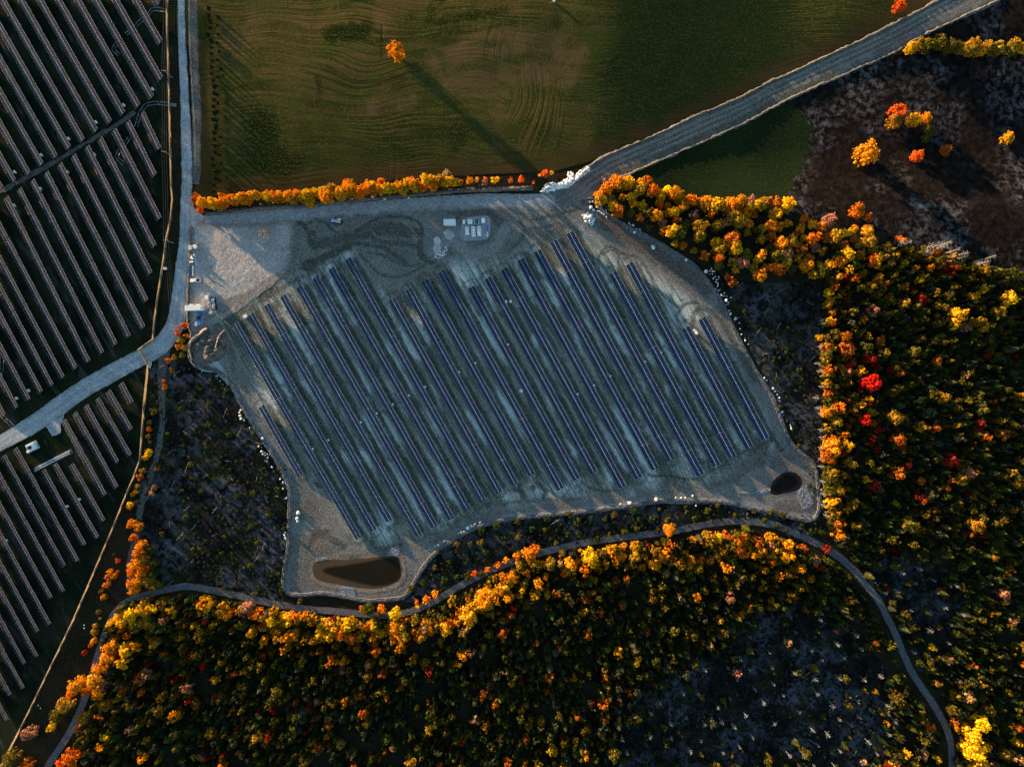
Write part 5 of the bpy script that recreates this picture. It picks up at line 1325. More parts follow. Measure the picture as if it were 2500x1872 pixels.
for q in along([(1250, 1390), (1330, 1380), (1420, 1372), (1500, 1358), (1590, 1368), (1680, 1372), (1780, 1345), (1860, 1345), (1940, 1370)], 21, 10, G): put('front', 'broad', pick(G, {**WARM, 'dull gold': 3, 'olive': 2, 'rust orange': 2}), q[0], q[1], G.uniform(11, 18), 1.0)
for (x, y, r_, c) in [(1634, 1292, 17, 'amber orange'), (1753, 1314, 16, 'bright yellow'), (1808, 1317, 19, 'orange'), (1808, 1340, 15, 'amber orange'), (1708, 1365, 14, 'orange'), (1734, 1365, 13, 'orange'), (1654, 1363, 14, 'red-orange'), (1504, 1340, 14, 'bright yellow'), (1443, 1361, 24, 'bright yellow'), (1396, 1374, 19, 'amber orange'), (1550, 1358, 13, 'bright yellow'), (1307, 1340, 15, 'orange'), (1282, 1345, 11, 'orange'), (1263, 1357, 12, 'orange'), (1310, 1378, 14, 'golden yellow'), (965, 1496, 16, 'bright yellow'), (901, 1488, 17, 'olive green'), (930, 1488, 14, 'orange'), (885, 1487, 11, 'rust orange'), (1040, 1464, 12, 'orange'), (1063, 1450, 11, 'amber orange'), (1018, 1470, 8, 'orange'), (1020, 1480, 8, 'golden yellow'), (1159, 1398, 9, 'red-orange'), (1215, 1378, 10, 'orange'), (1190, 1390, 9, 'orange'), (1235, 1366, 9, 'amber orange'), (1182, 1459, 24, 'amber orange'), (1148, 1502, 28, 'golden yellow'), (1090, 1531, 20, 'golden yellow'), (1915, 1361, 17, 'bright yellow'), (1987, 1366, 16, 'pinkish brown'), (2019, 1340, 12, 'dark red'), (1880, 1335, 14, 'pinkish brown'), (1480, 1345, 12, 'golden yellow')]: put('front', 'broad', c, x, y, r_, 1.0)
# yellow-orange mass at the lower left bend and down the left border of the wood
for (x, y, r_, c) in [(276, 1520, 16, 'golden yellow'), (300, 1510, 20, 'golden yellow'), (325, 1500, 20, 'bright yellow'), (350, 1488, 18, 'golden yellow'), (375, 1482, 15, 'bright yellow'), (302, 1535, 15, 'orange'), (330, 1525, 17, 'golden yellow'), (355, 1515, 17, 'dull gold'), (375, 1530, 15, 'dull gold'), (268, 1538, 12, 'amber orange'), (285, 1565, 16, 'amber orange'), (312, 1585, 20, 'golden yellow'), (270, 1580, 16, 'amber orange'), (262, 1605, 18, 'amber orange'), (245, 1630, 18, 'amber orange'), (297, 1606, 11, 'crimson'), (232, 1660, 18, 'golden yellow'), (215, 1685, 17, 'orange'), (240, 1690, 16, 'amber orange'), (190, 1670, 20, 'amber orange'), (172, 1690, 15, 'orange'), (160, 1720, 20, 'dull gold'), (140, 1745, 18, 'olive'), (125, 1775, 13, 'golden yellow'), (205, 1755, 16, 'dull gold'), (193, 1780, 13, 'orange'), (70, 1790, 18, 'pinkish brown'), (180, 1845, 22, 'orange'), (155, 1860, 18, 'red-orange'), (30, 1850, 22, 'olive'), (60, 1872, 20, 'rust orange'), (260, 1720, 16, 'dull gold'), (245, 1745, 13, 'rust orange'), (340, 1660, 14, 'rust orange'), (330, 1648, 8, 'crimson'), (352, 1718, 7, 'red-orange'), (345, 1690, 12, 'rust orange'), (395, 1700, 14, 'amber orange'), (413, 1683, 11, 'golden yellow'), (428, 1745, 17, 'amber orange'), (500, 1622, 13, 'crimson'), (530, 1705, 15, 'dark red'), (455, 1680, 10, 'olive')]: put('bend', 'broad', c, x, y, r_, 1.1)
# strip of orange trees left of the clearing
for (x, y, r_, c) in [(322, 1280, 13, 'orange'), (336, 1285, 12, 'amber orange'), (327, 1312, 11, 'orange'), (345, 1330, 14, 'amber orange'), (338, 1350, 16, 'orange'), (350, 1365, 15, 'dull gold'), (330, 1378, 16, 'amber orange'), (345, 1392, 17, 'orange'), (324, 1400, 15, 'orange'), (340, 1415, 15, 'amber orange'), (322, 1425, 14, 'orange'), (330, 1440, 13, 'amber orange'), (362, 1420, 15, 'dull gold'), (380, 1432, 15, 'olive'), (372, 1400, 13, 'olive green'), (365, 1345, 12, 'olive green'), (375, 1375, 13, 'olive green')]: put('left_strip', 'broad', c, x, y, r_, 1.0)
# bushes along the perimeter fence
for (x, y, r_, c) in [(*C(0, 920, [(1258, 385)])[0], 7, 'olive'), (*C(0, 920, [(1255, 440)])[0], 7, 'red-orange'), (*C(0, 920, [(1245, 500)])[0], 7, 'dull gold'), (*C(0, 920, [(1262, 545)])[0], 4, 'orange'), (*C(0, 920, [(1245, 640)])[0], 11, 'golden yellow'), (*C(0, 920, [(1228, 680)])[0], 8, 'amber orange'), (*C(0, 920, [(1200, 785)])[0], 8, 'dull gold'), (*C(0, 920, [(1180, 845)])[0], 9, 'rust orange'), (*C(0, 920, [(1160, 920)])[0], 7, 'dull gold'), (*C(0, 920, [(1120, 990)])[0], 6, 'orange'), (*C(0, 920, [(1145, 965)])[0], 7, 'amber orange'), (*C(0, 920, [(1100, 1075)])[0], 9, 'golden yellow'), (*C(0, 920, [(1085, 1100)])[0], 7, 'orange'), (*C(0, 920, [(1290, 290)])[0], 9, 'olive'), (*C(0, 920, [(1320, 765)])[0], 6, 'orange'), (*C(0, 920, [(965, 1495)])[0], 5, 'olive'), (*C(0, 920, [(990, 1545)])[0], 7, 'red-orange'), (*C(0, 920, [(925, 1640)])[0], 8, 'amber orange'), (*C(0, 920, [(985, 1640)])[0], 5, 'orange'), (*C(0, 1392, [(920, 60)])[0], 12, 'rust orange'), (*C(0, 1392, [(960, 40)])[0], 9, 'amber orange'), (*C(0, 1392, [(900, 120)])[0], 10, 'rust orange'), (*C(0, 1392, [(857, 172)])[0], 7, 'olive'), (*C(0, 1392, [(875, 225)])[0], 9, 'amber orange'), (*C(0, 1392, [(835, 350)])[0], 7, 'olive'), (*C(0, 1392, [(845, 405)])[0], 4, 'golden yellow'), (*C(0, 1392, [(805, 470)])[0], 8, 'dull gold'), (*C(0, 1392, [(800, 520)])[0], 10, 'dull gold'), (*C(0, 1392, [(790, 595)])[0], 9, 'amber orange'), (*C(0, 1392, [(765, 630)])[0], 7, 'rust orange'), (*C(0, 1392, [(720, 690)])[0], 8, 'dark red'), (432, 812, 8, 'red-orange'), (450, 795, 11, 'rust orange'), (443, 830, 9, 'dull gold'), (448, 850, 9, 'dull gold'), (436, 845, 8, 'rust orange'), (445, 868, 8, 'olive'), (410, 880, 8, 'rust orange'), (425, 872, 7, 'dull gold'), (455, 820, 7, 'rust orange'), (400, 930, 6, 'red-orange'), (402, 945, 7, 'orange'), (420, 900, 6, 'olive'), (425, 908, 5, 'olive'), (376, 1190, 8, 'pinkish brown'), (370, 1205, 8, 'tan')]: put('fence_bushes', 'shrub', c, x, y, r_ * 1.05)
# solitary trees of the upper fields
SOLO = [(970, 128, 23, 'amber orange', 'solitary orange tree with a long shadow in the middle of the meadow', 0.8), (2130, 362, 30, 'amber orange', 'large orange tree, lowest left of the group in the scrub field'), (2208, 261, 21, 'red-orange', 'red-orange tree at the top of the group in the scrub field'), (2200, 287, 19, 'dull gold', 'olive-gold tree just below the red-orange one in the scrub field'), (2247, 279, 19, 'golden yellow', 'yellow round tree at the centre top of the scrub field group'), (2278, 279, 15, 'amber orange', 'amber tree touching the yellow one, top right of the scrub group'), (2286, 306, 12, 'olive', 'small olive tree below the amber one in the scrub field'), (2281, 326, 13, 'olive green', 'dark olive tree in the middle of the scrub field group'), (2260, 370, 18, 'red-orange', 'round red-orange tree at the bottom of the scrub field group'), (2330, 355, 15, 'rust orange', 'small rust tree at the right of the scrub field group'), (2480, 328, 16, 'golden yellow', 'small yellow tree alone near the right border of the scrub field'), (2206, 8, 16, 'red-orange', 'red-orange tree by the dirt road at the top border')]
for x, y, r_, c, lb, *hk_ in SOLO: put('solo', 'broad', c, x, y, r_, hk_[0] if hk_ else 1.0, lb)
# yellow-green tree row in the upper right
for q in along([(2235, 108), (2270, 96), (2330, 100), (2400, 104), (2450, 106), (2500, 104), (2545, 102)], 16, 4, G): put('tree_row', 'broad', pick(G, {'dull gold': 4, 'golden yellow': 2, 'olive': 3}), q[0], q[1], G.uniform(14, 20), 0.9)
# planted young spruces beside the meadow
for k in range(29): put('spruce', 'conifer', 'dark green', 505 + min(k, 12) * 1.3 + G.normal() * 2, 18 + k * 16, G.uniform(4.5, 6.5), 0.8)
for k in range(20): put('spruce', 'conifer', 'dark green', 530 + G.normal() * 4, 40 + k * 21, G.uniform(3.5, 5), 0.8)
# bushes in the clearings
GSH = {'olive green': 5, 'green': 3, 'olive': 1.5}
for (x, y) in scatter(CLEARL, 46, G): put('left_bushes', 'shrub', pick(G, GSH), x, y, G.uniform(4, 9))
for (x, y) in scatter(CLEARB, 30, G): put('lower_bushes', 'shrub', pick(G, GSH), x, y, G.uniform(5, 11))
for (x, y) in scatter(CLEARR, 60, G): put('right_bushes', 'shrub', pick(G, GSH), x, y, G.uniform(4, 7))
# bare trees
for q in along([(2006, 760), (2004, 850), (2006, 950), (2008, 1060), (2014, 1160), (2018, 1260)], 27, 4, G): put('bare_edge', 'bare', 'tan', q[0] - 4, q[1], G.uniform(6, 9), 1.3)
for q in along([(2180, 590), (2240, 600), (2320, 612), (2420, 640)], 15, 8, G): put('bare_top', 'bare', 'tan', q[0], q[1], G.uniform(9, 13), 1.2)
for q in list(scatter(BOG, 40, G)) + list(scatter(BOG2, 34, G)): put('bog_bare', 'bare', 'tan', q[0], q[1], G.uniform(4.5, 8.5), 1.3)

put('yard_bare', 'bare', 'tan', 645, 562, 24, 0.55, 'bare brown tree standing on the gravel below the hedgerow')
ZN = {'yard_bare': ('bare tree', 'bare tree', '', 'bare yard tree', 'bare_tree', 0), 'hedge': ('hedgerow tree', 'tree', 'in the long hedgerow above the gravel road', 'trees of the long hedgerow', 'autumn_tree', 0), 'strip': ('tree', 'tree', 'in the wood strip right of the junction', 'trees of the upper wood strip', 'autumn_tree', 0),
      'right_edge': ('tree', 'tree', 'on the wood edge right of the clearing', 'trees on the right wood edge', 'autumn_tree', 1), 'right_wood': ('tree', 'tree', 'rising from the dark wood on the right', 'bright trees in the right wood', 'autumn_tree', 1),
      'corner': ('tree', 'tree', 'in the lower right corner wood', 'bright trees in the lower right corner', 'autumn_tree', 1), 'front': ('tree', 'tree', 'on the lower wood front along the forest track', 'trees along the forest track', 'autumn_tree', 0),
      'bend': ('tree', 'tree', 'at the lower left end of the lower wood', 'trees at the lower left bend', 'autumn_tree', 1), 'left_strip': ('tree', 'tree', 'in the short strip left of the clearing', 'trees in the left strip', 'autumn_tree', 1),
      'fence_bushes': ('bush', 'bush', 'along the fence or old track', 'bushes along the perimeter fence', 'bush', 1), 'solo': ('tree', 'tree', '', 'solitary trees of the upper fields', 'autumn_tree', 0), 'tree_row': ('tree', 'tree', 'in the tree row at the upper right', 'trees of the upper right row', 'autumn_tree', 0),
      'spruce': ('young spruce', 'spruce', 'in the plantation beside the meadow', 'young spruces beside the meadow', 'young_spruce', 1), 'left_bushes': ('bush', 'bush', 'in the left clearing', 'bushes of the left clearing', 'bush', 1), 'lower_bushes': ('bush', 'bush', 'between the berm and forest track', 'bushes of the lower clearing', 'bush', 0), 'right_bushes': ('bush', 'bush', 'in the right clearing', 'bushes of the right clearing', 'bush', 1),
      'bare_edge': ('bare tree', 'bare tree', 'on the wood edge right of the clearing', 'bare trees on the wood edge', 'bare_tree', 1), 'bare_top': ('bare tree', 'bare tree', 'at the upper rim of the right wood', 'bare trees at the upper rim', 'bare_tree', 0), 'bog_bare': ('bare tree', 'bare tree', 'in the bog of the lower right', 'bare trees in the bog', 'bare_tree', 0)}
SPARE = []
def thin_out(limit=296):
    zs = [z for z in PENDING if ZN[z][4] == 'autumn_tree']
    allb = sorted([(d['r'] + (100 if (d['label'] or z in ('solo', 'left_strip', 'tree_row')) else 4 if z == 'hedge' else 0), z, k) for z in zs for k, d in enumerate(PENDING[z])], reverse=True)
    keep = set((z, k) for _, z, k in allb[:limit])
    for z in zs:
        SPARE.extend((0, d['px'], d['py'], d['r'], COLS[d['colour']], d['hk'] * 0.95, z) for k, d in enumerate(PENDING[z]) if (z, k) not in keep)
        PENDING[z] = [d for k, d in enumerate(PENDING[z]) if (z, k) in keep]
thin_out()
def build_pending():
    for zone, lst in PENDING.items():
        noun, cat, where, group, name, axis = ZN[zone]
        lst.sort(key=lambda d: d['py'] if axis else d['px'])
        for i, d in enumerate(lst):
            co = 'pale' if d['kind'] == 'bare' else d['colour']
            lb = d['label'] or '%s %s %s, %s from the %s' % (co, noun, where, ordn(i + 1), 'top' if axis else 'left')
            grow(d, lb, group, cat, name)
build_pending()

# ---------------------------------------------------------------- the mass of the woods
WOODB = [(250, 1545), (300, 1470), (400, 1458), (480, 1455), (560, 1468), (650, 1490), (740, 1505), (830, 1512), (900, 1518), (990, 1512), (1060, 1488), (1120, 1453), (1180, 1420), (1245, 1393), (1300, 1372), (1385, 1352), (1472, 1337), (1560, 1327), (1650, 1318), (1735, 1302), (1805, 1294), (1870, 1300), (1950, 1330), (2010, 1360), (2070, 1405), (2110, 1460), (2145, 1515), (2175, 1570), (2195, 1620), (2225, 1680), (2262, 1735), (2295, 1800), (2305, 1930), (100, 1930), (150, 1870), (190, 1790), (230, 1700), (245, 1620)]
WOODR = [(2022, 690), (2000, 660), (2080, 640), (2150, 610), (2200, 590), (2260, 602), (2330, 628), (2400, 648), (2560, 680), (2560, 1930), (2345, 1930), (2342, 1810), (2325, 1750), (2290, 1690), (2255, 1640), (2225, 1580), (2200, 1520), (2160, 1450), (2120, 1400), (2075, 1355), (2040, 1325), (2025, 1250), (2016, 1100), (2014, 900), (2018, 760)]
bogs = [np.array(BOG, float), np.array(BOG2, float)]
def thin(q):
    k = np.ones(len(q), bool)
    for b in bogs:
        i = inside(q, b); dd, _ = seg_dist(q, b, True)
        k &= ~(i & (G.random(len(q)) < 0.70 + 0.28 * np.clip(dd / 40, 0, 1)))
    gaps = fbm(q[:, 0] / 60, q[:, 1] / 60, 91, 3)
    return k & (gaps > 0.27)
def mass(poly, seed, warm_edge, band, base=0.24, lit=0.22):
    g = np.random.default_rng(seed); items = []
    big = scatter(poly, 27, g, keep=thin)
    ed, _ = seg_dist(big, warm_edge); taken = []
    for (x, y), e in zip(big, ed):
        f = max(0.0, 1 - e / band)
        if g.random() < base + (0.96 - base) * f ** 0.7:
            if g.random() < lit + f: c = pick(g, {'dull gold': 3, 'amber orange': 2.6, 'golden yellow': 2.2, 'rust orange': 1.6, 'orange': 0.8, 'olive': 1.2, 'tan': 0.5, 'pinkish brown': 0.5})
            else: c = pick(g, {'olive': 4, 'dull gold': 2, 'rust orange': 2.2, 'olive green': 3, 'dark red': 0.8, 'red-orange': 0.35, 'pinkish brown': 1.0, 'amber orange': 0.6})  # inner crowns: shade of the front rows put into darker leaf colours
            r_ = g.uniform(9, 17); taken.append((x, y, r_)); items.append((0, x, y, r_, COLS[c], g.uniform(1.15, 1.7)))
    tk = np.array(taken)
    pts = scatter(poly, 9.3, g, keep=thin); ed, _ = seg_dist(pts, warm_edge)
    zone = fbm(pts[:, 0] / 70, pts[:, 1] / 70, seed, 3); zone2 = fbm(pts[:, 0] / 45, pts[:, 1] / 45, seed + 4, 3)
    for i, (x, y) in enumerate(pts):
        if ((tk[:, 0] - x) ** 2 + (tk[:, 1] - y) ** 2 < (tk[:, 2] * 0.62) ** 2).any(): continue
        f = max(0.0, 1 - ed[i] / band); r_ = 3.6 + 6.0 * g.random() ** 2
        x += g.normal() * 1.5; y += g.normal() * 1.5
        if g.random() < (0.48 + 0.3 * f if zone[i] < 0.5 else 0.75):
            c = pick(g, {'olive': 3, 'olive green': 4, 'dark green': 2, 'grey-green': 2.5, 'dull gold': 0.35 + 3 * f, 'amber orange': 0.15 + 1.6 * f, 'golden yellow': 0.15 + 1.2 * f, 'rust orange': 0.5, 'tan': 0.4, 'dark red': 0.25})
            items.append((0, x, y, r_ * 1.25, COLS[c], g.uniform(1.2, 1.9)))
        else:
            c = pick(g, {'olive': 1.0, 'olive green': 3.0, 'green': 2.2, 'dark green': 5.0, 'grey-green': 2.2})
            items.append((1, x, y, r_ * 1.15, COLS[c], g.uniform(0.75, 1.3)))
    return items
ITEMS = mass(WOODB, 31, smooth_line(FRONT + [(1400, 1360), (1700, 1330), (1900, 1340)], 30), 150) + mass(WOODR, 32, smooth_line([(2300, 640), (2100, 640), (2016, 690), (2014, 1000), (2020, 1200)], 30), 140, 0.12, 0.08)
random.Random(3).shuffle(ITEMS)
# the 260 conifers with the largest crowns stand as single trees
con = sorted([k for k, it in enumerate(ITEMS) if it[0] == 1 and 0 < it[1] < 2500 and it[2] < 1872], key=lambda k: -ITEMS[k][3])[:260]
cset = set(con)
singles = sorted([ITEMS[k] for k in con], key=lambda it: it[1])
CNAME = {v: k for k, v in COLS.items()}
for i, it in enumerate(singles):
    _, x, y, r_, c, hk = it
    lower = y > 1300 and x < 2300
    cn = CNAME[c]
    d = dict(kind='conifer', colour=cn, px=x, py=y, r=r_ * 1.05, hk=hk)
    reg = ('left part of the lower wood' if x < 900 else 'middle of the lower wood' if x < 1500 else 'right part of the lower wood') if lower else ('upper part of the right wood' if y < 1000 else 'middle of the right wood' if y < 1400 else 'lower part of the right wood')
    grow(d, '%s conifer crowded among others in the %s' % (cn, reg), '%s conifers, %s' % (cn, reg), 'conifer', 'conifer')
libc = [conifer_np(500 + k, 6, 7) for k in range(6)]; libb = [broadleaf_np(520 + k, 14, 16, 0.15) for k in range(8)]; libs = [broadleaf_np(540 + k, 6, 8, 0.25) for k in range(8)]
def mass_mesh(name, items, label, cat):
    g = np.random.default_rng(77); VV = []; FF = []; CC = []; n = 0
    for kind, x, y, r_, c, hk in items:
        r = r_ * S; lib = libc if kind == 1 else (libb if r_ > 8.5 else libs)
        V, F = lib[g.integers(len(lib))]
        hc = (r * 2.2 * hk) if kind == 1 else r * 1.15 * hk
        b = base_of(x, y, hc)
        a = g.random() * 6.28; ca, sa = math.cos(a), math.sin(a)
        v = np.stack([(V[:, 0] * ca - V[:, 1] * sa) * r, (V[:, 0] * sa + V[:, 1] * ca) * r, V[:, 2] * r * (hk if kind == 1 else 1.15 * hk)], 1)
        v += np.array([b.x, b.y, b.z + (r * 0.3 if kind == 1 else hc)])
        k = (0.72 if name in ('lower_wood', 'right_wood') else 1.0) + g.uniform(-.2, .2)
        VV.append(v); FF.append(F + n); n += len(V)
        CC.append(np.tile(np.array([min(1, c[0] * k), min(1, c[1] * k * g.uniform(.9, 1.1)), c[2] * k, 1.0]), (len(V), 1)))
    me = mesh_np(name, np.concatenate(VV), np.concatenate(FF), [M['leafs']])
    at = me.attributes.new('tint', 'FLOAT_COLOR', 'POINT'); at.data.foreach_set('color', np.concatenate(CC).astype(np.float32).ravel())
    return tag(obj(name, me), label, cat, kind='stuff')
rest = [it for k, it in enumerate(ITEMS) if k not in cset]
mass_mesh('smaller_autumn_trees', [t[:6] for t in SPARE], 'smaller orange and yellow trees filling the wood edges and hedgerow', 'trees')
low = [it for it in rest if it[2] > 1300 and it[1] < 2040 + max(0, it[2] - 1400) * 0.65]
lowset = set(id(i) for i in low)
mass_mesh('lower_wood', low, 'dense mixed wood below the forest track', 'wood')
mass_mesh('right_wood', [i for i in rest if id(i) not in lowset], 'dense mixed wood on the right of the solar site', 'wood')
# low scrub: bogs and clearings
def scrub_mass(name, polys, spacing, seed, table, rr, label):
    g = np.random.default_rng(seed); items = []
    for p in polys:
        for x, y in scatter(p, spacing, g): items.append((0, x, y, g.uniform(*rr), COLS[pick(g, table)], 0.45))
    return mass_mesh(name, items, label, 'scrub')
scrub_mass('bog_scrub', [BOG, BOG2], 11, 5, {'dark green': 6, 'olive green': 1, 'grey-green': 1.2, 'green': 0.8}, (2.2, 5), 'low dark scrub covering the bog')
scrub_mass('clearing_brush', [CLEARL, CLEARR, CLEARB, [(390, 1385), (500, 1370), (700, 1375), (698, 1455), (600, 1445), (480, 1418), (400, 1428)], [(590, 1000), (640, 1075), (700, 1150), (700, 1300), (660, 1330), (630, 1150)], [(1010, 1440), (1100, 1340), (1250, 1290), (1500, 1262), (1700, 1250), (1690, 1268), (1400, 1310), (1200, 1365)]], 12, 6, {'dark green': 3, 'olive green': 4, 'green': 2.5, 'grey-green': 0.8}, (1.8, 4.6), 'low brush sprouting over the cleared ground')

# ---------------------------------------------------------------- boulders
def boulder_mesh(seed):
    g = np.random.default_rng(seed); v, f = ico_np(2)
    k = 1 + 0.22 * (g.random((len(v), 1)) - 0.5)
    for _ in range(4):
        n = g.normal(size=3); n /= np.linalg.norm(n); d = v @ n; v = v - np.outer(np.maximum(0, d - 0.72), n)
    return mesh_np('boulder', v * k * np.array([1, 0.85 + 0.2 * g.random(), 0.7]), f, [M['stone']])
BO = [boulder_mesh(k) for k in range(6)]
def boulder(px, py, r, label, group):
    rr = r * S
    o = obj('boulder', random.choice(BO), loc=P(px, py, rr * 0.35), rot=(random.uniform(-.2, .2), random.uniform(-.2, .2), random.uniform(0, 6)), scale=(rr, rr * random.uniform(.8, 1.1), rr))
    return tag(o, label, 'boulder', group)
def cl(x0, y0, w, pts, label, group, k=None):
    f = w / 2208.0
    ys = [p[1] for p in pts]; xs = [p[0] for p in pts]; ver = max(ys) - min(ys) > max(xs) - min(xs)
    for i, (x, y, r) in enumerate(sorted(pts, key=lambda p: p[1] if ver else p[0])):
        boulder(x0 + x * f, y0 + y * f, r * f, '%s, %s from the %s' % (label, ordn(i + 1), 'top' if ver else 'left'), group)
cl(1680, 630, 320, [(300, 230, 34), (395, 180, 14), (365, 215, 14), (410, 225, 16), (440, 225, 14), (360, 272, 11), (410, 270, 12), (455, 315, 13), (425, 345, 15), (520, 320, 16), (515, 352, 12), (480, 365, 12), (470, 405, 15), (500, 425, 12), (505, 450, 12), (495, 475, 16), (460, 520, 13), (545, 520, 13), (515, 545, 15)], 'pale boulder in the upper cluster of the right-hand boulder line', 'upper right-hand boulders')
cl(1680, 630, 320, [(562, 625, 20), (612, 590, 13), (605, 640, 13), (655, 645, 11), (718, 665, 15), (645, 712, 28), (675, 755, 13), (640, 788, 9), (672, 790, 9), (690, 885, 13), (712, 940, 24), (795, 1025, 22), (803, 993, 10), (862, 1093, 14), (875, 1190, 11), (897, 1285, 16), (960, 1388, 20), (957, 1343, 9), (1015, 1452, 12)], 'pale boulder in the middle of the right-hand boulder line', 'middle right-hand boulders')
cl(1860, 920, 640, [(20, 10, 10), (40, 28, 8), (95, 97, 12), (112, 122, 7), (128, 150, 8), (150, 175, 8), (150, 202, 8), (148, 243, 5), (173, 295, 11), (182, 325, 4), (240, 400, 7), (245, 420, 8), (250, 437, 8)], 'pale boulder at the lower end of the right-hand boulder line', 'lower right-hand boulders')
cl(1280, 420, 320, [(1108, 505, 20), (1150, 500, 20), (1122, 600, 34), (1165, 640, 26), (1232, 592, 26), (1295, 635, 16), (1335, 645, 16), (1375, 655, 18), (1305, 690, 16), (1335, 700, 18), (1365, 690, 15), (1385, 685, 14), (1345, 720, 15), (1390, 735, 14), (1385, 762, 15), (1490, 740, 14), (1525, 725, 16), (1240, 660, 12), (1275, 665, 12), (1210, 660, 10)], 'pale boulder at the near corner of the wood strip', 'corner boulders')
cl(1280, 420, 320, [(1765, 862, 14), (1787, 890, 12), (1835, 900, 22), (1697, 893, 10), (1813, 965, 14), (1785, 945, 10), (1857, 1010, 27), (1883, 962, 13), (1950, 965, 14), (1958, 1008, 16), (1915, 957, 9)], 'pale boulder in the group under the middle of the wood strip', 'wood strip boulders')
boulder(1594.5, 604, 6.2, 'large single white boulder on the dark slope under the wood strip', 'single boulders')
boulder(1675, 634, 4, 'white boulder on the berm below the right end of the wood strip', 'single boulders')
cl(620, 920, 640, [(73, 517, 15), (40, 585, 9), (65, 628, 13), (90, 640, 8), (75, 650, 8), (110, 650, 9), (95, 660, 8), (118, 680, 8), (110, 712, 7), (150, 758, 11), (220, 860, 8), (245, 885, 8), (270, 890, 8), (282, 912, 7), (245, 942, 9), (263, 1025, 8), (275, 1020, 8), (195, 1005, 6)], 'white boulder along the left-hand berm of the solar site', 'left-hand boulders')
cl(620, 920, 640, [(372, 1145, 19), (365, 1190, 15), (367, 1213, 12)], 'white boulder in the row of three inside the left berm', 'row of three boulders')
cl(620, 920, 640, [(262, 1310, 9), (258, 1330, 10), (265, 1350, 9), (268, 1365, 8), (258, 1345, 7)], 'white boulder in the small cluster outside the lower left berm', 'lower left boulder cluster')
cl(620, 920, 640, [(1800, 1272, 18), (1830, 1252, 12), (1860, 1240, 12), (1850, 1255, 9), (1772, 1300, 10), (1745, 1305, 10), (1722, 1318, 8), (1905, 1222, 9), (1835, 1265, 8), (1605, 1380, 9), (1595, 1388, 7), (1548, 1412, 8), (1555, 1418, 7), (1525, 1425, 6), (1470, 1455, 5)], 'white boulder on the berm right of the brown pond', 'pond berm boulders')
boulder(*C(620, 920, [(1712, 1417)])[0], 3.6, 'white boulder in the bushes right of the brown pond', 'single boulders')
cl(1240, 920, 640, [(1030, 1063, 15), (1012, 1055, 7), (950, 1070, 8)], 'white boulder on the lower berm left of the largest one', 'lower berm left boulders')
boulder(*C(1240, 920, [(1250, 1032)])[0], 5.2, 'largest white boulder on the lower berm', 'single boulders')
cl(1240, 920, 640, [(1415, 1015, 8), (1460, 1020, 9), (1495, 1018, 8), (1555, 1000, 14), (1583, 1082, 10)], 'white boulder on the lower berm right of the largest one', 'lower berm right boulders')
boulder(*C(1240, 920, [(2028, 1103)])[0], 2.6, 'white boulder in the brush above the right end of the forest track', 'single boulders')
boulder(*C(1240, 920, [(112, 118)])[0], 4.6, 'round white boulder between two rows in the middle of the array', 'single boulders')
boulder(2004, 1195, 3.6, 'white boulder outside the right berm beside the small dark pond', 'single boulders')
boulder(*C(620, 920, [(2037, 303)])[0], 4.2, 'pale stone block among the middle array rows', 'single boulders')
cl(0, 920, 640, [(2028, 280, 9), (2018, 300, 9), (2022, 328, 12), (2030, 352, 14), (2055, 365, 9), (2105, 428, 6), (2205, 518, 10)], 'white boulder at the upper end of the left-hand berm', 'upper left-hand boulders')
cl(360, 760, 260, [(1130, 1243, 12), (1420, 1340, 18), (1455, 1338, 14), (1443, 1392, 9), (1505, 1445, 15), (1890, 1535, 10), (1487, 1015, 10), (1380, 1057, 12)], 'white stone on the slope below the soil mound', 'mound stones')
cl(600, 440, 200, [(390, 648, 22), (745, 610, 22), (615, 740, 30)], 'pale stone on the dark bank under the hedgerow left half', 'hedge bank stones')
cl(620, 460, 640, [(990, 88, 7), (1102, 88, 12), (1305, 80, 9), (1722, 12, 10), (1740, 18, 10)], 'pale stone on the dark bank under the hedgerow right half', 'hedge bank stones right')
# the big stone pile by the junction and the round one beneath the wood corner
def pile(name, poly, n, rad, label, seed, hgt):
    p = np.asarray(poly, float)
    e = empty(name, (0, 0, 0), 0, label, 'stone pile')
    ln = p
    def hh(q): return hgt * min(1.0, float(seg_dist(np.array([q]), ln, True)[0][0]) / 8)
    stones(e, 'stones', poly, n, rad, seed, lift=0.15, pile=hh); stones(e, 'stones', poly, n // 6, rad * 1.7, seed + 1, lift=0.2, pile=hh)
    return e
def q8(pts): return [(1290 + x * 0.0906, 390 + y * 0.0906) for x, y in pts]
pile('stone_pile', q8([(330, 880), (420, 730), (500, 640), (640, 630), (800, 640), (950, 560), (1080, 480), (1070, 340), (1140, 340), (1260, 410), (1340, 330), (1480, 270), (1580, 190), (1680, 240), (1600, 340), (1450, 450), (1340, 540), (1260, 620), (1160, 700), (1060, 750), (900, 780), (700, 800), (560, 850), (450, 890)]), 330, 0.50, 'long pile of white boulders beside the junction with the dirt road', 81, 0.8)
pile('stone_pile', q8([(1460, 1500), (1620, 1430), (1740, 1460), (1800, 1560), (1790, 1680), (1720, 1800), (1560, 1700), (1480, 1600)]), 130, 0.36, 'round pile of small white stones below the corner of the wood strip', 83, 0.9)

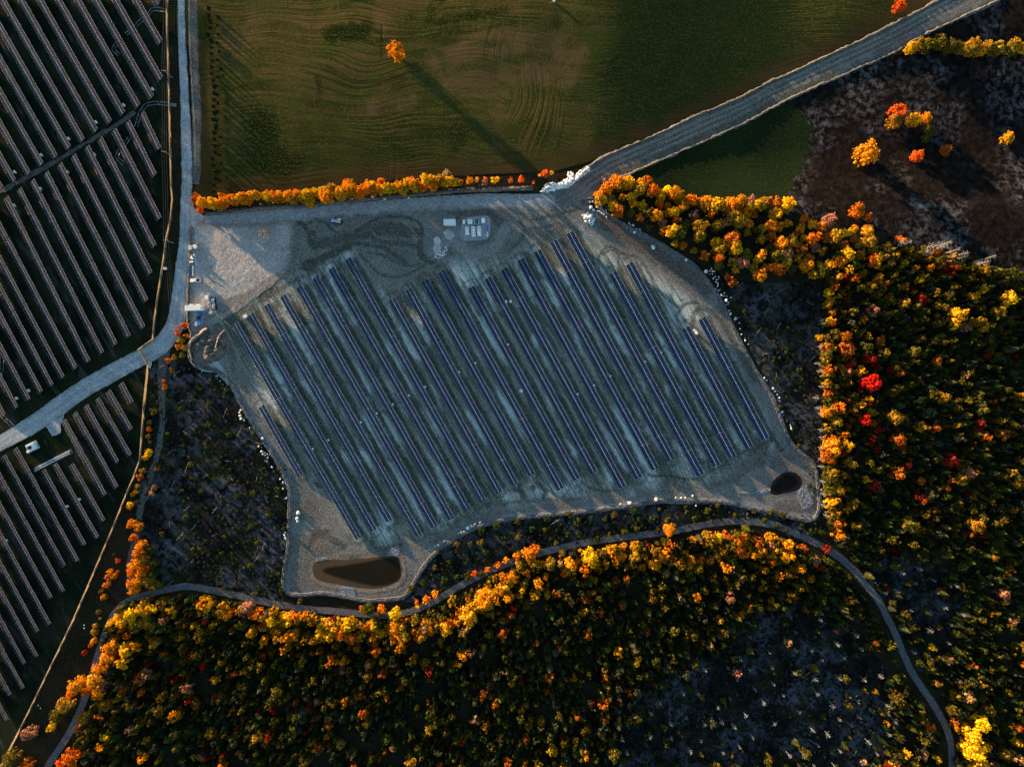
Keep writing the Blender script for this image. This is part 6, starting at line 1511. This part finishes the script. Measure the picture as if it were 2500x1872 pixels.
# ---------------------------------------------------------------- fallen logs, planks, small litter
def log(a, b, r, label, group, mat='pale', z=0.25, name='fallen_log', cat='log'):
    pa = P(*a, z); pb = P(*b, z + 0.25); c = (pa + pb) / 2
    m = MB(); m.tube(pa - c, pb - c, r, r * 0.55, n=6)
    d = (pb - pa); g = random.Random(int(a[0] * 7 + a[1]))
    for k in range(3):
        q = (pa - c).lerp(pb - c, g.uniform(.3, .9)); s_ = d.normalized().cross(Vector((0, 0, 1))) * g.choice((-1, 1))
        m.tube(q, q + (s_ + d.normalized() * 0.8 + Vector((0, 0, 0.5))) * g.uniform(0.4, 1.1), r * 0.4, r * 0.2, n=4, caps=False)
    return tag(m.build(name, M[mat], None, loc=c), label, cat, group)
gl = random.Random(21); LOGS = {}
for pts, n, lb in ((CLEARL, 54, 'left clearing'), (CLEARR, 30, 'right clearing'), (CLEARB, 12, 'lower clearing'), (BOG, 22, 'bog')):
    for (x, y) in scatter(pts, math.sqrt((np.ptp(np.array(pts)[:, 0]) * np.ptp(np.array(pts)[:, 1])) / n / 1.9), np.random.default_rng(n))[:n].tolist():
        LOGS.setdefault(lb, []).append((x, y))
for lb, lst in LOGS.items():
    for i, (x, y) in enumerate(sorted(lst)):
        L = gl.uniform(9, 26); a = gl.choice((gl.uniform(-1.2, -0.5), gl.uniform(0, 3.14)))
        log((x, y), (x + L * math.cos(a), y + L * math.sin(a)), gl.uniform(0.07, 0.13), 'pale fallen log lying in the %s, %s from the left' % (lb, ordn(i + 1)), 'fallen logs of the %s' % lb)
log((388, 899), (411, 884), 0.22, 'pale bare log with an orange root end at the road fork', 'single logs')
log((1258, 463), (1302, 464), 0.24, 'long white log lying beside the stone pile', 'single logs')
r = empty('plank_stack', P(1272, 462), 0.05, 'stack of white planks lying under the end of the hedgerow', 'planks')
for k in range(5): MB().box((0, -0.6 + k * 0.32, 0.2 + 0.05 * (k % 2)), (5.2 - 0.3 * k, 0.24, 0.18), 0.02 * k).build('plank', M['white'], r)
for (a, b) in (((441, 797.5), (445, 800)),): pass
for k, (x, y) in enumerate([(205.5, 1525.5), (205.5, 1533), (93, 1721), (136, 1724), (99, 1728)]): boulder(x, y, 1.8, 'tiny white stone on the grass strip outside the lower fence, %s from the top' % ordn(k + 1), 'stones outside the lower fence')
tag(MB().box((0, 0, 0.6), (1.2, 0.9, 1.1)).box((0, 0, 1.2), (1.3, 1.0, 0.1)).box((0.2, 0, 1.4), (0.4, 0.4, 0.3)).build('white_box', M['white'], None, loc=P(1352.5, 3.5, 0.1)), 'white box in the meadow at the top border', 'box')
